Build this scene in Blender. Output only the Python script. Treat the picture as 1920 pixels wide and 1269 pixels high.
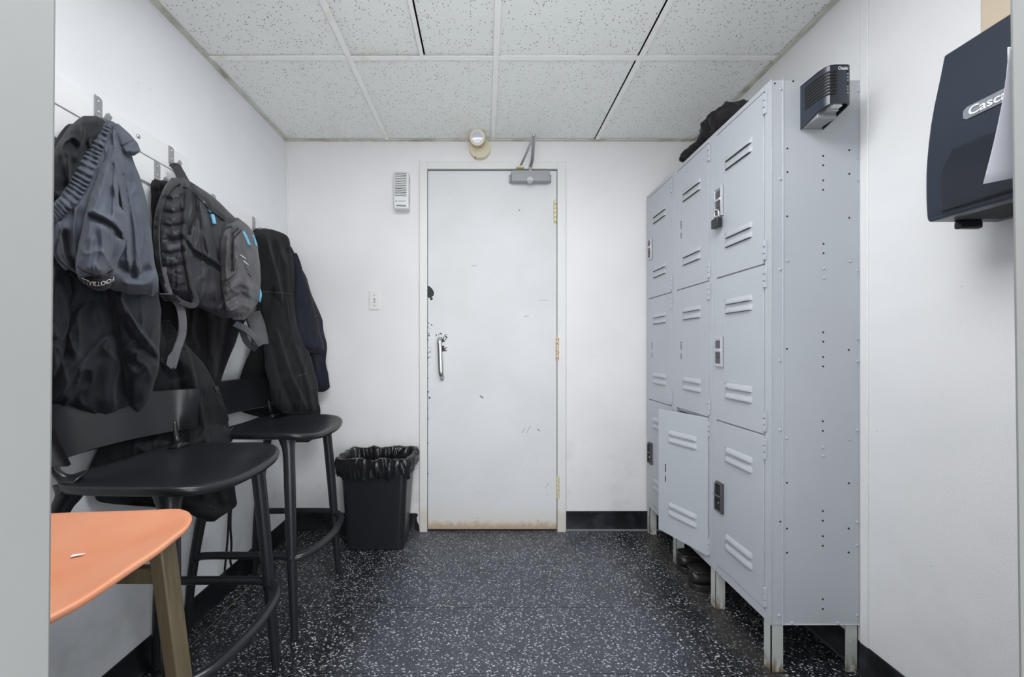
import bpy, math, random
import numpy as np
from mathutils import Vector, Matrix, noise
from mathutils.bvhtree import BVHTree

for o in list(bpy.data.objects):
    bpy.data.objects.remove(o)
SC = bpy.context.scene
COL = SC.collection
random.seed(7)

# ------------------------------------------------------------ camera, world, lights, exposure
F, CX, CY, H = 680.0, 910.0, 653.0, 1.067      # focal length and vanishing point in pixels, eye height in metres
cam_data = bpy.data.cameras.new('camera')
cam = bpy.data.objects.new('camera', cam_data)
COL.objects.link(cam)
cam.location = (0, 0, H)
cam.rotation_euler = (math.pi / 2, 0, 0)
cam_data.sensor_width = 36.0
cam_data.sensor_fit = 'HORIZONTAL'
cam_data.lens = F / 1920 * 36
cam_data.shift_x = (960 - CX) / 1920
cam_data.shift_y = (CY - 634.5) / 1920
cam_data.clip_start = 0.02
SC.camera = cam

w = bpy.data.worlds.new('world')
SC.world = w
w.use_nodes = True
w.node_tree.nodes['Background'].inputs[0].default_value = (0.93, 0.96, 1.0, 1)
w.node_tree.nodes['Background'].inputs[1].default_value = 0.9

def area(name, loc, rot, sx, sy, power, color=(1, 1, 1)):
    l = bpy.data.lights.new(name, 'AREA')
    l.shape = 'RECTANGLE'
    l.size, l.size_y, l.energy, l.color = sx, sy, power, color
    o = bpy.data.objects.new(name, l)
    o.location, o.rotation_euler = loc, rot
    COL.objects.link(o)
    return o
area('fill_light', (0.05, -0.75, 0.95), (math.radians(100), 0, 0), 2.5, 1.7, 48, (0.94, 0.97, 1.0))  # added fill panel behind the camera to even out the room's light
LAMP_EMIT = 14.0
SC.view_settings.view_transform = 'Standard'
SC.view_settings.look = 'None'
SC.view_settings.gamma = 1.0
SC.view_settings.use_curve_mapping = False
SC.view_settings.exposure = 0.22

# ------------------------------------------------------------ helpers
def P(px, py, Y):
    return Vector(((px - CX) * Y / F, Y, H + (CY - py) * Y / F))
def PX(px, py, X):
    return P(px, py, X * F / (px - CX))

def lin(c):
    return tuple(((v / 255) / 12.92 if v / 255 <= 0.04045 else ((v / 255 + 0.055) / 1.055) ** 2.4) for v in c) + (1,)

class Mat:
    def __init__(s, name, color, rough=0.5, metal=0.0, spec=0.5):
        s.m = bpy.data.materials.new(name)
        s.m.use_nodes = True
        s.t = s.m.node_tree
        s.b = s.t.nodes['Principled BSDF']
        s.b.inputs['Base Color'].default_value = color if len(color) == 4 else tuple(color) + (1,)
        s.b.inputs['Roughness'].default_value = rough
        s.b.inputs['Metallic'].default_value = metal
        s.b.inputs['Specular IOR Level'].default_value = spec
        s.pos = None
    def n(s, typ, **kw):
        nd = s.t.nodes.new(typ)
        for k, v in kw.items():
            if hasattr(nd, k):
                setattr(nd, k, v)
            else:
                nd.inputs[k.replace('_', ' ')].default_value = v
        return nd
    def link(s, a, b):
        s.t.links.new(a, b)
    def P(s):
        if not s.pos:
            s.pos = s.n('ShaderNodeNewGeometry').outputs['Position']
        return s.pos
    def scaled(s, v):
        m = s.n('ShaderNodeMapping')
        m.inputs['Scale'].default_value = v
        s.link(s.P(), m.inputs['Vector'])
        return m.outputs[0]
    def noise(s, scale, detail=4, vec=None, rough=0.55):
        nd = s.n('ShaderNodeTexNoise')
        nd.inputs['Scale'].default_value = scale
        nd.inputs['Detail'].default_value = detail
        nd.inputs['Roughness'].default_value = rough
        s.link(vec or s.P(), nd.inputs['Vector'])
        return nd.outputs['Fac']
    def vor(s, scale, vec=None, feature='F1'):
        nd = s.n('ShaderNodeTexVoronoi')
        nd.feature = feature
        nd.inputs['Scale'].default_value = scale
        s.link(vec or s.P(), nd.inputs['Vector'])
        return nd
    def ramp(s, fac, stops):
        r = s.n('ShaderNodeValToRGB')
        e = r.color_ramp.elements
        while len(e) < len(stops):
            e.new(0.5)
        for i, (p, c) in enumerate(stops):
            e[i].position = p
            e[i].color = c if len(c) == 4 else tuple(c) + (1,)
        s.link(fac, r.inputs[0])
        return r.outputs[0]
    def math(s, op, a, b=None, c=None):
        m = s.n('ShaderNodeMath')
        m.operation = op
        for i, v in enumerate((a, b, c)):
            if v is None: continue
            if isinstance(v, (int, float)): m.inputs[i].default_value = v
            else: s.link(v, m.inputs[i])
        return m.outputs[0]
    def mix(s, fac, a, b, mode='MIX'):
        m = s.n('ShaderNodeMix')
        m.data_type = 'RGBA'
        m.blend_type = mode
        for sock, v in ((m.inputs[0], fac), (m.inputs[6], a), (m.inputs[7], b)):
            if isinstance(v, (int, float)): sock.default_value = v
            elif isinstance(v, tuple): sock.default_value = v if len(v) == 4 else v + (1,)
            else: s.link(v, sock)
        return m.outputs[2]
    def sep(s):
        x = s.n('ShaderNodeSeparateXYZ')
        s.link(s.P(), x.inputs[0])
        return x.outputs
    def color(s, sock):
        s.link(sock, s.b.inputs['Base Color'])
        return s
    def rough(s, sock):
        s.link(sock, s.b.inputs['Roughness'])
    def bump(s, h, strength=0.3, dist=0.002):
        b = s.n('ShaderNodeBump')
        b.inputs['Strength'].default_value = strength
        b.inputs['Distance'].default_value = dist
        s.link(h, b.inputs['Height'])
        s.link(b.outputs[0], s.b.inputs['Normal'])
        return s
BW0, BW1 = (0, 0, 0), (1, 1, 1)

class MB:
    """collects shapes, builds ONE mesh object"""
    def __init__(s, T=None):
        s.v, s.f, s.T = [], [], T
    def add(s, vs, fs):
        n = len(s.v)
        for p in vs:
            s.v.append(Vector(s.T(*p)) if s.T else Vector(p))
        s.f += [tuple(i + n for i in f) for f in fs]
        return s
    def box(s, a, b):
        (x0, y0, z0), (x1, y1, z1) = a, b
        x0, x1 = min(x0, x1), max(x0, x1); y0, y1 = min(y0, y1), max(y0, y1); z0, z1 = min(z0, z1), max(z0, z1)
        return s.add([(x0, y0, z0), (x1, y0, z0), (x1, y1, z0), (x0, y1, z0), (x0, y0, z1), (x1, y0, z1), (x1, y1, z1), (x0, y1, z1)],
                     [(0, 3, 2, 1), (4, 5, 6, 7), (0, 1, 5, 4), (1, 2, 6, 5), (2, 3, 7, 6), (3, 0, 4, 7)])
    def loft(s, rings, cap=True, closed=True):
        n = len(rings[0]); vs = [p for r in rings for p in r]; fs = []
        for k in range(len(rings) - 1):
            for i in range(n if closed else n - 1):
                j = (i + 1) % n
                fs.append((k * n + i, k * n + j, (k + 1) * n + j, (k + 1) * n + i))
        if cap:
            fs.append(tuple(range(n - 1, -1, -1)))
            fs.append(tuple((len(rings) - 1) * n + i for i in range(n)))
        return s.add(vs, fs)
    def tube(s, pts, r, n=10, flat=None, up=None, cap=True):
        """pts path, r radius or list; flat=(a,b) ellipse multipliers; up = vector or list giving the b axis"""
        pts = [Vector(p) for p in pts]; rings = []
        rr = r if isinstance(r, (list, tuple)) else [r] * len(pts)
        fa, fb = flat or (1, 1); prev = None
        for i, p in enumerate(pts):
            t = (pts[min(i + 1, len(pts) - 1)] - pts[max(i - 1, 0)]).normalized()
            if up is not None:
                u = Vector(up[i] if isinstance(up, list) else up)
            else:
                u = prev if prev else (Vector((0, 0, 1)) if abs(t.z) < 0.9 else Vector((1, 0, 0)))
            b = (u - t * u.dot(t)).normalized(); a = t.cross(b); prev = b
            rings.append([tuple(p + a * (math.cos(q) * rr[i] * fa) + b * (math.sin(q) * rr[i] * fb)) for q in [2 * math.pi * k / n for k in range(n)]])
        return s.loft(rings, cap)
    def cyl(s, a, b, r, n=16, r2=None):
        return s.tube([a, b], [r, r if r2 is None else r2], n)
    def prism(s, poly, fn, h0, h1):
        """poly 2D, fn(u,v,h)->3D"""
        n = len(poly)
        vs = [fn(u, v, h0) for u, v in poly] + [fn(u, v, h1) for u, v in poly]
        return s.add(vs, [tuple(range(n - 1, -1, -1)), tuple(range(n, 2 * n))] + [(i, (i + 1) % n, n + (i + 1) % n, n + i) for i in range(n)])
    def ball(s, c, r, nu=12, nv=8):
        rx, ry, rz = r if isinstance(r, (tuple, list)) else (r, r, r)
        rings = []
        for j in range(nv + 1):
            t = math.pi * (0.02 + 0.96 * j / nv)
            rings.append([(c[0] + rx * math.sin(t) * math.cos(2 * math.pi * i / nu), c[1] + ry * math.sin(t) * math.sin(2 * math.pi * i / nu), c[2] - rz * math.cos(t)) for i in range(nu)])
        return s.loft(rings)
    def build(s, name, mat, parent=None, smooth=False, bevel=0, seg=2, sub=0, origin=None):
        off = OFF[parent.name] if parent else Vector(origin) if origin is not None else None
        if off is None:
            xs = [v.x for v in s.v]; ys = [v.y for v in s.v]; zs = [v.z for v in s.v]
            off = Vector(((min(xs) + max(xs)) / 2, (min(ys) + max(ys)) / 2, min(zs)))
        me = bpy.data.meshes.new(name)
        me.from_pydata([tuple(v - off) for v in s.v], [], s.f)
        me.validate(); me.update()
        import bmesh
        bm = bmesh.new(); bm.from_mesh(me)
        bmesh.ops.recalc_face_normals(bm, faces=bm.faces)
        bm.to_mesh(me); bm.free()
        me.materials.append(mat.m if isinstance(mat, Mat) else mat)
        o = bpy.data.objects.new(name, me)
        COL.objects.link(o)
        if parent: o.parent = parent
        else: o.location = off
        OFF[o.name] = off.copy()
        if bevel:
            m = o.modifiers.new('bevel', 'BEVEL'); m.width = bevel; m.segments = seg; m.limit_method = 'ANGLE'; m.angle_limit = math.radians(40)
        if sub:
            m = o.modifiers.new('sub', 'SUBSURF'); m.levels = m.render_levels = sub
        if smooth is True:
            me.polygons.foreach_set('use_smooth', [True] * len(me.polygons))
        elif smooth or bevel:
            me.polygons.foreach_set('use_smooth', [True] * len(me.polygons))
            me.set_sharp_from_angle(angle=math.radians(smooth if smooth else 35))
        return o
OFF = {}

def root(name, loc):
    o = bpy.data.objects.new(name, None)
    o.empty_display_size = 0.05
    COL.objects.link(o); o.location = loc; OFF[o.name] = Vector(loc)
    return o
def tag(o, label=None, cat=None, group=None, kind=None):
    if label: o['label'] = label
    if cat: o['category'] = cat
    if group: o['group'] = group
    if kind: o['kind'] = kind
    return o
def tree(*objs):
    vs, fs = [], []
    for o in objs:
        off = OFF[o.name]; n = len(vs)
        vs += [v.co + off for v in o.data.vertices]
        fs += [tuple(i + n for i in p.vertices) for p in o.data.polygons]
    return BVHTree.FromPolygons(vs, fs)
def hit(tr, px, py, fallback=None):
    d = (P(px, py, 1) - Vector((0, 0, H))).normalized()
    h = tr.ray_cast(Vector((0, 0, H)), d)
    if h[0] is None: return fallback
    return h[0].y
def cat_path(pts, n):
    """Catmull-Rom resample of tuples"""
    p = [np.array(q, float) for q in pts]; p = [2 * p[0] - p[1]] + p + [2 * p[-1] - p[-2]]; out = []
    segs = len(p) - 3
    for k in range(n + 1):
        t = k / n * segs; i = min(int(t), segs - 1); t -= i
        a, b, c, d = p[i:i + 4]
        out.append(0.5 * (2 * b + (c - a) * t + (2 * a - 5 * b + 4 * c - d) * t * t + (3 * b - a - 3 * c + d) * t ** 3))
    return out
def text_geo(string, size, extrude=0.0006, bold=False):
    cu = bpy.data.curves.new('lettering', 'FONT'); cu.body = string; cu.size = size; cu.extrude = extrude; cu.resolution_u = 3
    if bold: cu.offset = size * 0.015
    cu.align_x = 'LEFT'
    o = bpy.data.objects.new('lettering', cu); COL.objects.link(o)
    dg = bpy.context.evaluated_depsgraph_get(); dg.update()
    me = bpy.data.meshes.new_from_object(o.evaluated_get(dg))
    vs = [tuple(v.co) for v in me.vertices]; fs = [tuple(p.vertices) for p in me.polygons]
    bpy.data.objects.remove(o); bpy.data.curves.remove(cu); bpy.data.meshes.remove(me)
    return vs, fs

# ------------------------------------------------------------ materials
def wall_mat(name, c, stain=0.0, bump=0.35, scale=260):
    m = Mat(name, lin(c), 0.6, spec=0.3)
    n1 = m.noise(1.6, 3); n2 = m.noise(scale, 2)
    base = m.mix(m.ramp(n1, [(0.35, BW0), (0.7, BW1)]), lin(c), lin(tuple(int(v * 0.96) for v in c)))
    if stain:
        z = m.sep()[2]
        lowz = m.ramp(z, [(0.1, BW1), (0.75, BW0)])
        sp = m.ramp(m.noise(7, 6), [(0.52, BW0), (0.72, BW1)])
        base = m.mix(m.math('MULTIPLY', m.math('MULTIPLY', lowz, sp), stain), base, lin((150, 150, 146)))
        dots = m.vor(22); 
        dd = m.ramp(dots.outputs['Distance'], [(0.03, BW1), (0.06, BW0)])
        pick = m.ramp(m.noise(5, 2), [(0.55, BW0), (0.6, BW1)])
        base = m.mix(m.math('MULTIPLY', m.math('MULTIPLY', dd, pick), 0.45), base, lin((120, 118, 115)))
    m.color(base); m.bump(n2, bump, 0.0015)
    return m
WALL_L = wall_mat('wall_paint_textured', (238, 240, 243), 0.35, 0.6, 210)
WALL_R = wall_mat('wall_paint_right', (236, 236, 237), 0.15, 0.55, 230)
WALL_B = wall_mat('wall_panel_back', (236, 234, 235), 0.25, 0.08, 120)
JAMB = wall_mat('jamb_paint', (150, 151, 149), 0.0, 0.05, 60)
BEIGE = Mat('beige_panel', lin((206, 190, 168)), 0.6)
BASE = Mat('black_vinyl', lin((26, 27, 31)), 0.35)
BASE.color(BASE.mix(BASE.ramp(BASE.noise(14, 5), [(0.5, BW0), (0.75, BW1)]), lin((20, 21, 25)), lin((48, 50, 56))))
BASE.bump(BASE.noise(30, 4), 0.3, 0.002)

CEIL = Mat('ceiling_tile_mineral', lin((236, 238, 234)), 0.95, spec=0.1)
_v = CEIL.vor(115, vec=CEIL.scaled((1, 1.0, 1)))
_d = CEIL.ramp(_v.outputs['Distance'], [(0.16, BW1), (0.27, BW0)])
_c = CEIL.n('ShaderNodeSeparateColor'); CEIL.link(_v.outputs['Color'], _c.inputs[0])
_pk = CEIL.ramp(_c.outputs[0], [(0.52, BW0), (0.58, BW1)])
_hole = CEIL.math('MULTIPLY', _d, _pk)
_v2 = CEIL.vor(330); _d2 = CEIL.ramp(_v2.outputs['Distance'], [(0.12, BW1), (0.25, BW0)])
_h2 = CEIL.math('MULTIPLY', _d2, 0.45)
_tone = CEIL.mix(CEIL.ramp(CEIL.noise(2.2, 4), [(0.58, BW0), (0.85, BW1)]), lin((243, 246, 243)), lin((238, 235, 222)))
_tone = CEIL.mix(_h2, _tone, lin((190, 188, 178)))
CEIL.color(CEIL.mix(_hole, _tone, lin((92, 86, 76))))
CEIL.bump(CEIL.math('SUBTRACT', 1.0, _hole), 0.4, 0.002)
TBAR = Mat('ceiling_grid_white', lin((221, 221, 214)), 0.5)
TBAR.color(TBAR.mix(TBAR.ramp(TBAR.noise(9, 5), [(0.6, BW0), (0.8, BW1)]), lin((251, 251, 248)), lin((236, 230, 208))))
ANGLE = Mat('ceiling_wall_angle', lin((186, 184, 170)), 0.5)
ANGLE.color(ANGLE.mix(ANGLE.ramp(ANGLE.noise(12, 4), [(0.45, BW0), (0.65, BW1)]), lin((210, 209, 198)), lin((168, 164, 146))))
VOID = Mat('dark_void', (0.012, 0.011, 0.01), 0.9)

FLOOR = Mat('speckled_vinyl_tile', lin((52, 55, 63)), 0.36)
_nz = FLOOR.n('ShaderNodeTexNoise'); _nz.inputs['Scale'].default_value = 60; FLOOR.link(FLOOR.P(), _nz.inputs['Vector'])
_add = FLOOR.n('ShaderNodeVectorMath'); _add.operation = 'MULTIPLY_ADD'
FLOOR.link(_nz.outputs['Color'], _add.inputs[0]); _add.inputs[1].default_value = (0.012, 0.012, 0.012); FLOOR.link(FLOOR.P(), _add.inputs[2])
def chips(scale, thr0, thr1, p0, vecscale):
    mp = FLOOR.n('ShaderNodeMapping'); mp.inputs['Scale'].default_value = vecscale; mp.inputs['Rotation'].default_value = (0, 0, vecscale[0])
    FLOOR.link(_add.outputs[0], mp.inputs['Vector'])
    v = FLOOR.vor(scale, vec=mp.outputs[0])
    d = FLOOR.ramp(v.outputs['Distance'], [(thr0, BW1), (thr1, BW0)])
    c = FLOOR.n('ShaderNodeSeparateColor'); FLOOR.link(v.outputs['Color'], c.inputs[0])
    return FLOOR.math('MULTIPLY', d, FLOOR.ramp(c.outputs[0], [(p0, BW0), (min(p0 + 0.3, 1), BW1)]))
_c1 = chips(95, 0.30, 0.36, 0.45, (1.0, 1.7, 1)); _c2 = chips(170, 0.30, 0.38, 0.4, (1.6, 0.9, 1)); _c3 = chips(60, 0.22, 0.27, 0.6, (0.8, 1.9, 1))
_x, _y, _z = FLOOR.sep()
_edge = FLOOR.math('ABSOLUTE', FLOOR.math('SUBTRACT', FLOOR.math('ADD', _x, FLOOR.math('MULTIPLY', FLOOR.noise(4, 3), 0.25)), 0.235))
_wear_shade = FLOOR.ramp(_edge, [(0.50, BW1), (0.66, BW0)])  # dark sides: polish residue and grime, with shade under the stools painted in
_basec = FLOOR.mix(_wear_shade, lin((22, 23, 28)), lin((66, 69, 77)))
_basec = FLOOR.mix(FLOOR.math('MULTIPLY', FLOOR.ramp(FLOOR.noise(9, 5), [(0.45, BW0), (0.7, BW1)]), 0.35), _basec, lin((30, 32, 38)))
_cc = FLOOR.mix(FLOOR.math('MULTIPLY', _c2, 0.55), _basec, lin((140, 145, 156)))
_cc = FLOOR.mix(FLOOR.math('MULTIPLY', _c1, 0.85), _cc, lin((205, 208, 214)))
_cc = FLOOR.mix(FLOOR.math('MULTIPLY', _c3, 0.7), _cc, lin((222, 224, 228)))
# grime strip under the front of the lockers
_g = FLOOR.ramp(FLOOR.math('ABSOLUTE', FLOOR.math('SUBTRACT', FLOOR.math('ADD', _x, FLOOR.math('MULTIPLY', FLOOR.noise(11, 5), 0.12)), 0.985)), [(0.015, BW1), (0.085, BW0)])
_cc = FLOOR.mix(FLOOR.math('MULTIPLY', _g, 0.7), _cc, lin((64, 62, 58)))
FLOOR.color(_cc); FLOOR.bump(FLOOR.noise(40, 4), 0.12, 0.001)
FLOOR.rough(FLOOR.ramp(FLOOR.noise(12, 4), [(0.3, (0.28,) * 3), (0.8, (0.5,) * 3)]))
GROUT = Mat('floor_adhesive', lin((120, 122, 126)), 0.7)
GROUT_T = Mat('tan_floor_adhesive', lin((150, 134, 104)), 0.7)

DOOR = Mat('door_paint', lin((228, 228, 230)), 0.6, spec=0.3)
_x, _y, _z = DOOR.sep()
_r = DOOR.math('ADD', _z, DOOR.math('MULTIPLY', DOOR.noise(28, 6), -0.055))
_rm = DOOR.ramp(_r, [(0.0, BW1), (0.035, BW0)])
_fade = DOOR.ramp(_z, [(0.02, BW1), (0.16, BW0)])
_b = DOOR.mix(DOOR.ramp(DOOR.noise(3, 4), [(0.4, BW0), (0.75, BW1)]), lin((220, 221, 223)), lin((212, 213, 214)))
_b = DOOR.mix(DOOR.math('MULTIPLY', _fade, 0.5), _b, lin((206, 196, 172)))
_sc = DOOR.ramp(DOOR.noise(26, 8, vec=DOOR.scaled((1, 1, 0.5))), [(0.66, BW0), (0.74, BW1)])
_b = DOOR.mix(DOOR.math('MULTIPLY', _sc, 0.35), _b, lin((172, 168, 160)))
_b = DOOR.mix(DOOR.math('MULTIPLY', _rm, 0.6), _b, DOOR.mix(DOOR.noise(50, 3), lin((196, 150, 76)), lin((112, 66, 34))))
DOOR.color(_b)
FRAME = Mat('door_frame_paint', lin((224, 224, 222)), 0.4)
_x, _y, _z = FRAME.sep()
FRAME.color(FRAME.mix(FRAME.math('MULTIPLY', FRAME.ramp(FRAME.math('ADD', _z, FRAME.math('MULTIPLY', FRAME.noise(20, 5), -0.2)), [(0.0, BW1), (0.06, BW0)]), 0.35), lin((226, 226, 225)), lin((190, 165, 120))))
GAP = Mat('dark_gap', (0.02, 0.02, 0.022), 0.9)

LOCK = Mat('grey_enamel', lin((186, 190, 195)), 0.42)
LOCK.color(LOCK.mix(LOCK.ramp(LOCK.noise(2.5, 4), [(0.3, BW0), (0.8, BW1)]), lin((184, 189, 194)), lin((178, 182, 188))))
LEG = Mat('grey_enamel_rusty', lin((186, 190, 195)), 0.5)
_x, _y, _z = LEG.sep()
_lm = LEG.math('MULTIPLY', LEG.ramp(_z, [(0.0, BW1), (0.06, BW0)]), LEG.ramp(LEG.noise(80, 6, vec=LEG.scaled((1, 1, .35))), [(0.42, BW0), (0.56, BW1)]))
LEG.color(LEG.mix(_lm, lin((186, 190, 186)), lin((118, 92, 62))))
BLACKM = Mat('matte_black', (0.012, 0.012, 0.013), 0.7)
CHROME = Mat('chrome', (0.78, 0.78, 0.8), 0.2, 1.0)
LATCHM = Mat('worn_chrome', (0.62, 0.63, 0.66), 0.38, 0.75)
STEEL = Mat('brushed_steel', (0.55, 0.55, 0.56), 0.35, 1.0)
DKMETAL = Mat('dark_metal', (0.13, 0.13, 0.14), 0.4, 0.7)
ALU = Mat('aluminium_paint', lin((158, 160, 163)), 0.35, 0.3)
PLAST = Mat('black_plastic', (0.016, 0.017, 0.02), 0.30)
PLAST.bump(PLAST.noise(700, 2), 0.1, 0.0005)
PLAST.color(PLAST.mix(PLAST.ramp(PLAST.noise(90, 3), [(0.74, BW0), (0.8, BW1)]), (0.016, 0.017, 0.02), (0.07, 0.07, 0.072)))
GPLAST = Mat('gloss_black_plastic', (0.012, 0.016, 0.024), 0.2)
DPLAST = Mat('navy_black_plastic', (0.018, 0.026, 0.042), 0.3)
ORANGE = Mat('orange_shell', lin((222, 138, 98)), 0.42)
ORANGE.color(ORANGE.mix(ORANGE.ramp(ORANGE.noise(6, 5), [(0.35, BW0), (0.7, BW1)]), lin((218, 142, 106)), lin((222, 158, 126))))
WOOD = Mat('olive_stained_wood', lin((96, 84, 62)), 0.45)
_wn = WOOD.noise(20, 6, vec=WOOD.scaled((6, 6, 0.6)))
WOOD.color(WOOD.mix(_wn, lin((60, 53, 38)), lin((112, 100, 76))))
WHITEP = Mat('white_plastic', lin((226, 227, 226)), 0.4)
CREAM = Mat('cream_plastic', lin((222, 216, 190)), 0.4)
TANP = Mat('aged_tan_plastic', lin((196, 164, 124)), 0.45)
CREAMH = Mat('cream_painted_hinge', lin((216, 208, 172)), 0.45)
RUSTH = Mat('rusty_painted_hinge', lin((216, 200, 160)), 0.5)
RUSTH.color(RUSTH.mix(RUSTH.ramp(RUSTH.noise(70, 4), [(0.48, BW0), (0.6, BW1)]), lin((218, 208, 178)), lin((190, 120, 70))))
PAPER = Mat('white_paper', lin((235, 236, 245)), 0.6)
BOARD = Mat('white_board_paint', lin((232, 232, 234)), 0.4)
LINER = Mat('black_bin_liner', (0.012, 0.012, 0.014), 0.2)
LINER.bump(LINER.noise(55, 4), 0.5, 0.004)
LEATH = Mat('black_leather', (0.02, 0.019, 0.018), 0.35)
WHITEINK = Mat('white_print', lin((232, 234, 236)), 0.5)
GREYINK = Mat('grey_print', lin((128, 132, 138)), 0.5)
LAMP = Mat('lamp_diffuser', (1, 1, 1), 0.5)
LAMP.b.inputs['Emission Color'].default_value = (0.97, 0.985, 1.0, 1)
LAMP.b.inputs['Emission Strength'].default_value = LAMP_EMIT
GLASS = Mat('lamp_lens', (0.75, 0.76, 0.85), 0.08, 0.6)

def cloth(name, c, rough=0.9, weave=900, bump=0.25, spots=0, sheen=0.08):
    m = Mat(name, c, rough, spec=0.25)
    n1 = m.noise(weave, 2); n2 = m.noise(14, 5)
    col = m.mix(m.ramp(n2, [(0.3, BW0), (0.75, BW1)]), tuple(v * 0.75 for v in c), tuple(v * 1.2 for v in c))
    if spots:
        v = m.vor(170); d = m.ramp(v.outputs['Distance'], [(0.1, BW1), (0.16, BW0)])
        pk = m.ramp(m.noise(11, 3), [(0.60, BW0), (0.68, BW1)])
        col = m.mix(m.math('MULTIPLY', m.math('MULTIPLY', d, pk), spots), col, (0.5, 0.48, 0.46))
    m.color(col)
    hb = m.math('ADD', m.math('MULTIPLY', n1, 0.4), m.noise(60, 4))
    m.bump(hb, bump, 0.003)
    m.b.inputs['Sheen Weight'].default_value = sheen
    m.b.inputs['Sheen Roughness'].default_value = 0.4
    return m
SWEAT = cloth('grey_fleece_cotton', (0.082, 0.094, 0.120))
JACK = cloth('black_twill', (0.012, 0.013, 0.016), 0.8)
TROU = cloth('black_navy_twill', (0.015, 0.018, 0.025), 0.7)
FLEECE = cloth('black_fleece', (0.008, 0.0095, 0.0095), 0.95, 400, 0.4)
NAVY = cloth('navy_cotton', (0.012, 0.014, 0.024), 0.85)
APRON = cloth('dusty_black_cotton', (0.012, 0.0125, 0.014), 0.75, spots=0.9)
SHIRT = cloth('black_cotton', (0.007, 0.007, 0.008), 0.9)
PACK = cloth('charcoal_nylon', (0.038, 0.038, 0.045), 0.42, 1200, 0.3)
PACKL = cloth('grey_nylon', (0.085, 0.083, 0.09), 0.34, 1200, 0.3)
PIPE = cloth('dark_piping', (0.02, 0.02, 0.022), 0.5)
WEB = cloth('grey_webbing', (0.12, 0.12, 0.135), 0.7)
STRAPM = cloth('charcoal_strap', (0.045, 0.045, 0.052), 0.8)
BLUE = Mat('light_blue_cord', lin((98, 158, 188)), 0.5)
BAGM = cloth('black_bag_cloth', (0.010, 0.009, 0.012), 0.6)

# ------------------------------------------------------------ the room
ZC = 2.284; YB = 2.128; XR = 1.236; XL0, XL1 = -1.128, -1.172; YN = 0.34
def XWL(z): return XL0 + (XL1 - XL0) * z / ZC

tag(MB().prism([(XL0, 0), (XL1, ZC), (XL1 - .1, ZC), (XL0 - .1, 0)], lambda u, v, h: (u, h, v), 0.2, YB + 0.1).build('wall_left', WALL_L, origin=(XL0, 1.2, 0)), kind='structure')
tag(MB().box((XR, 0.2, 0), (XR + .1, YB + .1, ZC)).build('wall_right', WALL_R, origin=(XR, 1.2, 0)), kind='structure')
DX0, DX1, DZ = -0.335, 0.416, 2.106            # door leaf
wb = MB()
wb.box((-1.3, YB, 0), (DX0 - 0.03, YB + .1, ZC)); wb.box((DX1 + 0.03, YB, 0), (1.35, YB + .1, ZC)); wb.box((DX0 - 0.03, YB, DZ + 0.03), (DX1 + 0.03, YB + .1, ZC))
wall_back = tag(wb.build('wall_back', WALL_B, origin=(0, YB, 0)), kind='structure')
# near wall with the doorway the view comes through
nw = MB()
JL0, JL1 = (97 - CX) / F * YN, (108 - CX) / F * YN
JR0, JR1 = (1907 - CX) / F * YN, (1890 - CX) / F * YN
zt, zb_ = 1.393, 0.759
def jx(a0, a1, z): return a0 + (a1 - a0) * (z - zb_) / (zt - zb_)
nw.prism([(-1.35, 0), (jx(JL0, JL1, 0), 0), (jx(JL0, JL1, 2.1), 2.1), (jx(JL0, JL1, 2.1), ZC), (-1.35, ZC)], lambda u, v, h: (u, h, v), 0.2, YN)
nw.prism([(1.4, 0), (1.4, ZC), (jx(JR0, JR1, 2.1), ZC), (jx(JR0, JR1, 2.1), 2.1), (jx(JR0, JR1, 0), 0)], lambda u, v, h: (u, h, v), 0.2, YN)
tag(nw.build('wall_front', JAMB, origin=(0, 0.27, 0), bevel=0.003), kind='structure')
# panel seam strips
tag(MB().box((XR - .004, 1.168, 0.1), (XR, 1.194, ZC)).build('trim_1', WALL_R, origin=(XR, 1.18, 0), bevel=0.002), kind='structure')
tag(MB().box((XR - .012, 0.58, 1.80), (XR, 0.897, ZC)).build('trim_2', BEIGE, origin=(XR, .73, 1.8), bevel=0.002), kind='structure')
tag(MB().prism([(XL0 + .001, 0.1), (XL1 + .001, ZC - .02), (XL1 + 0.012, ZC - .02), (XL0 + .012, 0.1)], lambda u, v, h: (u, h, v), YB - .004, YB).build('trim_3', WALL_B, origin=(XL0, YB, 0)), kind='structure')
for i, x in enumerate((-0.385, 0.462)):
    tag(MB().box((x - .004, YB - .0015, 2.17), (x + .004, YB, ZC - .02)).build('trim_%d' % (4 + i), WALL_B, origin=(x, YB, 2.17)), kind='structure')
# door frame
fr = MB()
o0, o1, ot = DX0 - 0.047, DX1 + 0.052, 2.151
fr.box((o0, YB - .022, 0), (DX0 - .003, YB + .08, ot)); fr.box((DX1 + .003, YB - .022, 0), (o1, YB + .08, ot)); fr.box((DX0 - .003, YB - .022, DZ + .004), (DX1 + .003, YB + .08, ot))
tag(fr.build('trim_6', FRAME, origin=(0.04, YB, 0), bevel=0.002), kind='structure')
tag(MB().box((DX0 - .003, YB + .0, 0), (DX1 + .003, YB + .08, DZ + .004)).build('trim_7', GAP, origin=(0.04, YB, 0)), kind='structure')
# the door
YD = YB - 0.012
door = tag(MB().box((DX0, YD, 0.012), (DX1, YD + .03, DZ - .004)).build('door_1', DOOR, origin=(0.04, YD, 0), bevel=0.0015), kind='structure')
door['label'] = 'scuffed white painted metal door with rust along its bottom edge'
def dpt(px, py, lift=0.0): return P(px, py, YD - lift)
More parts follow.
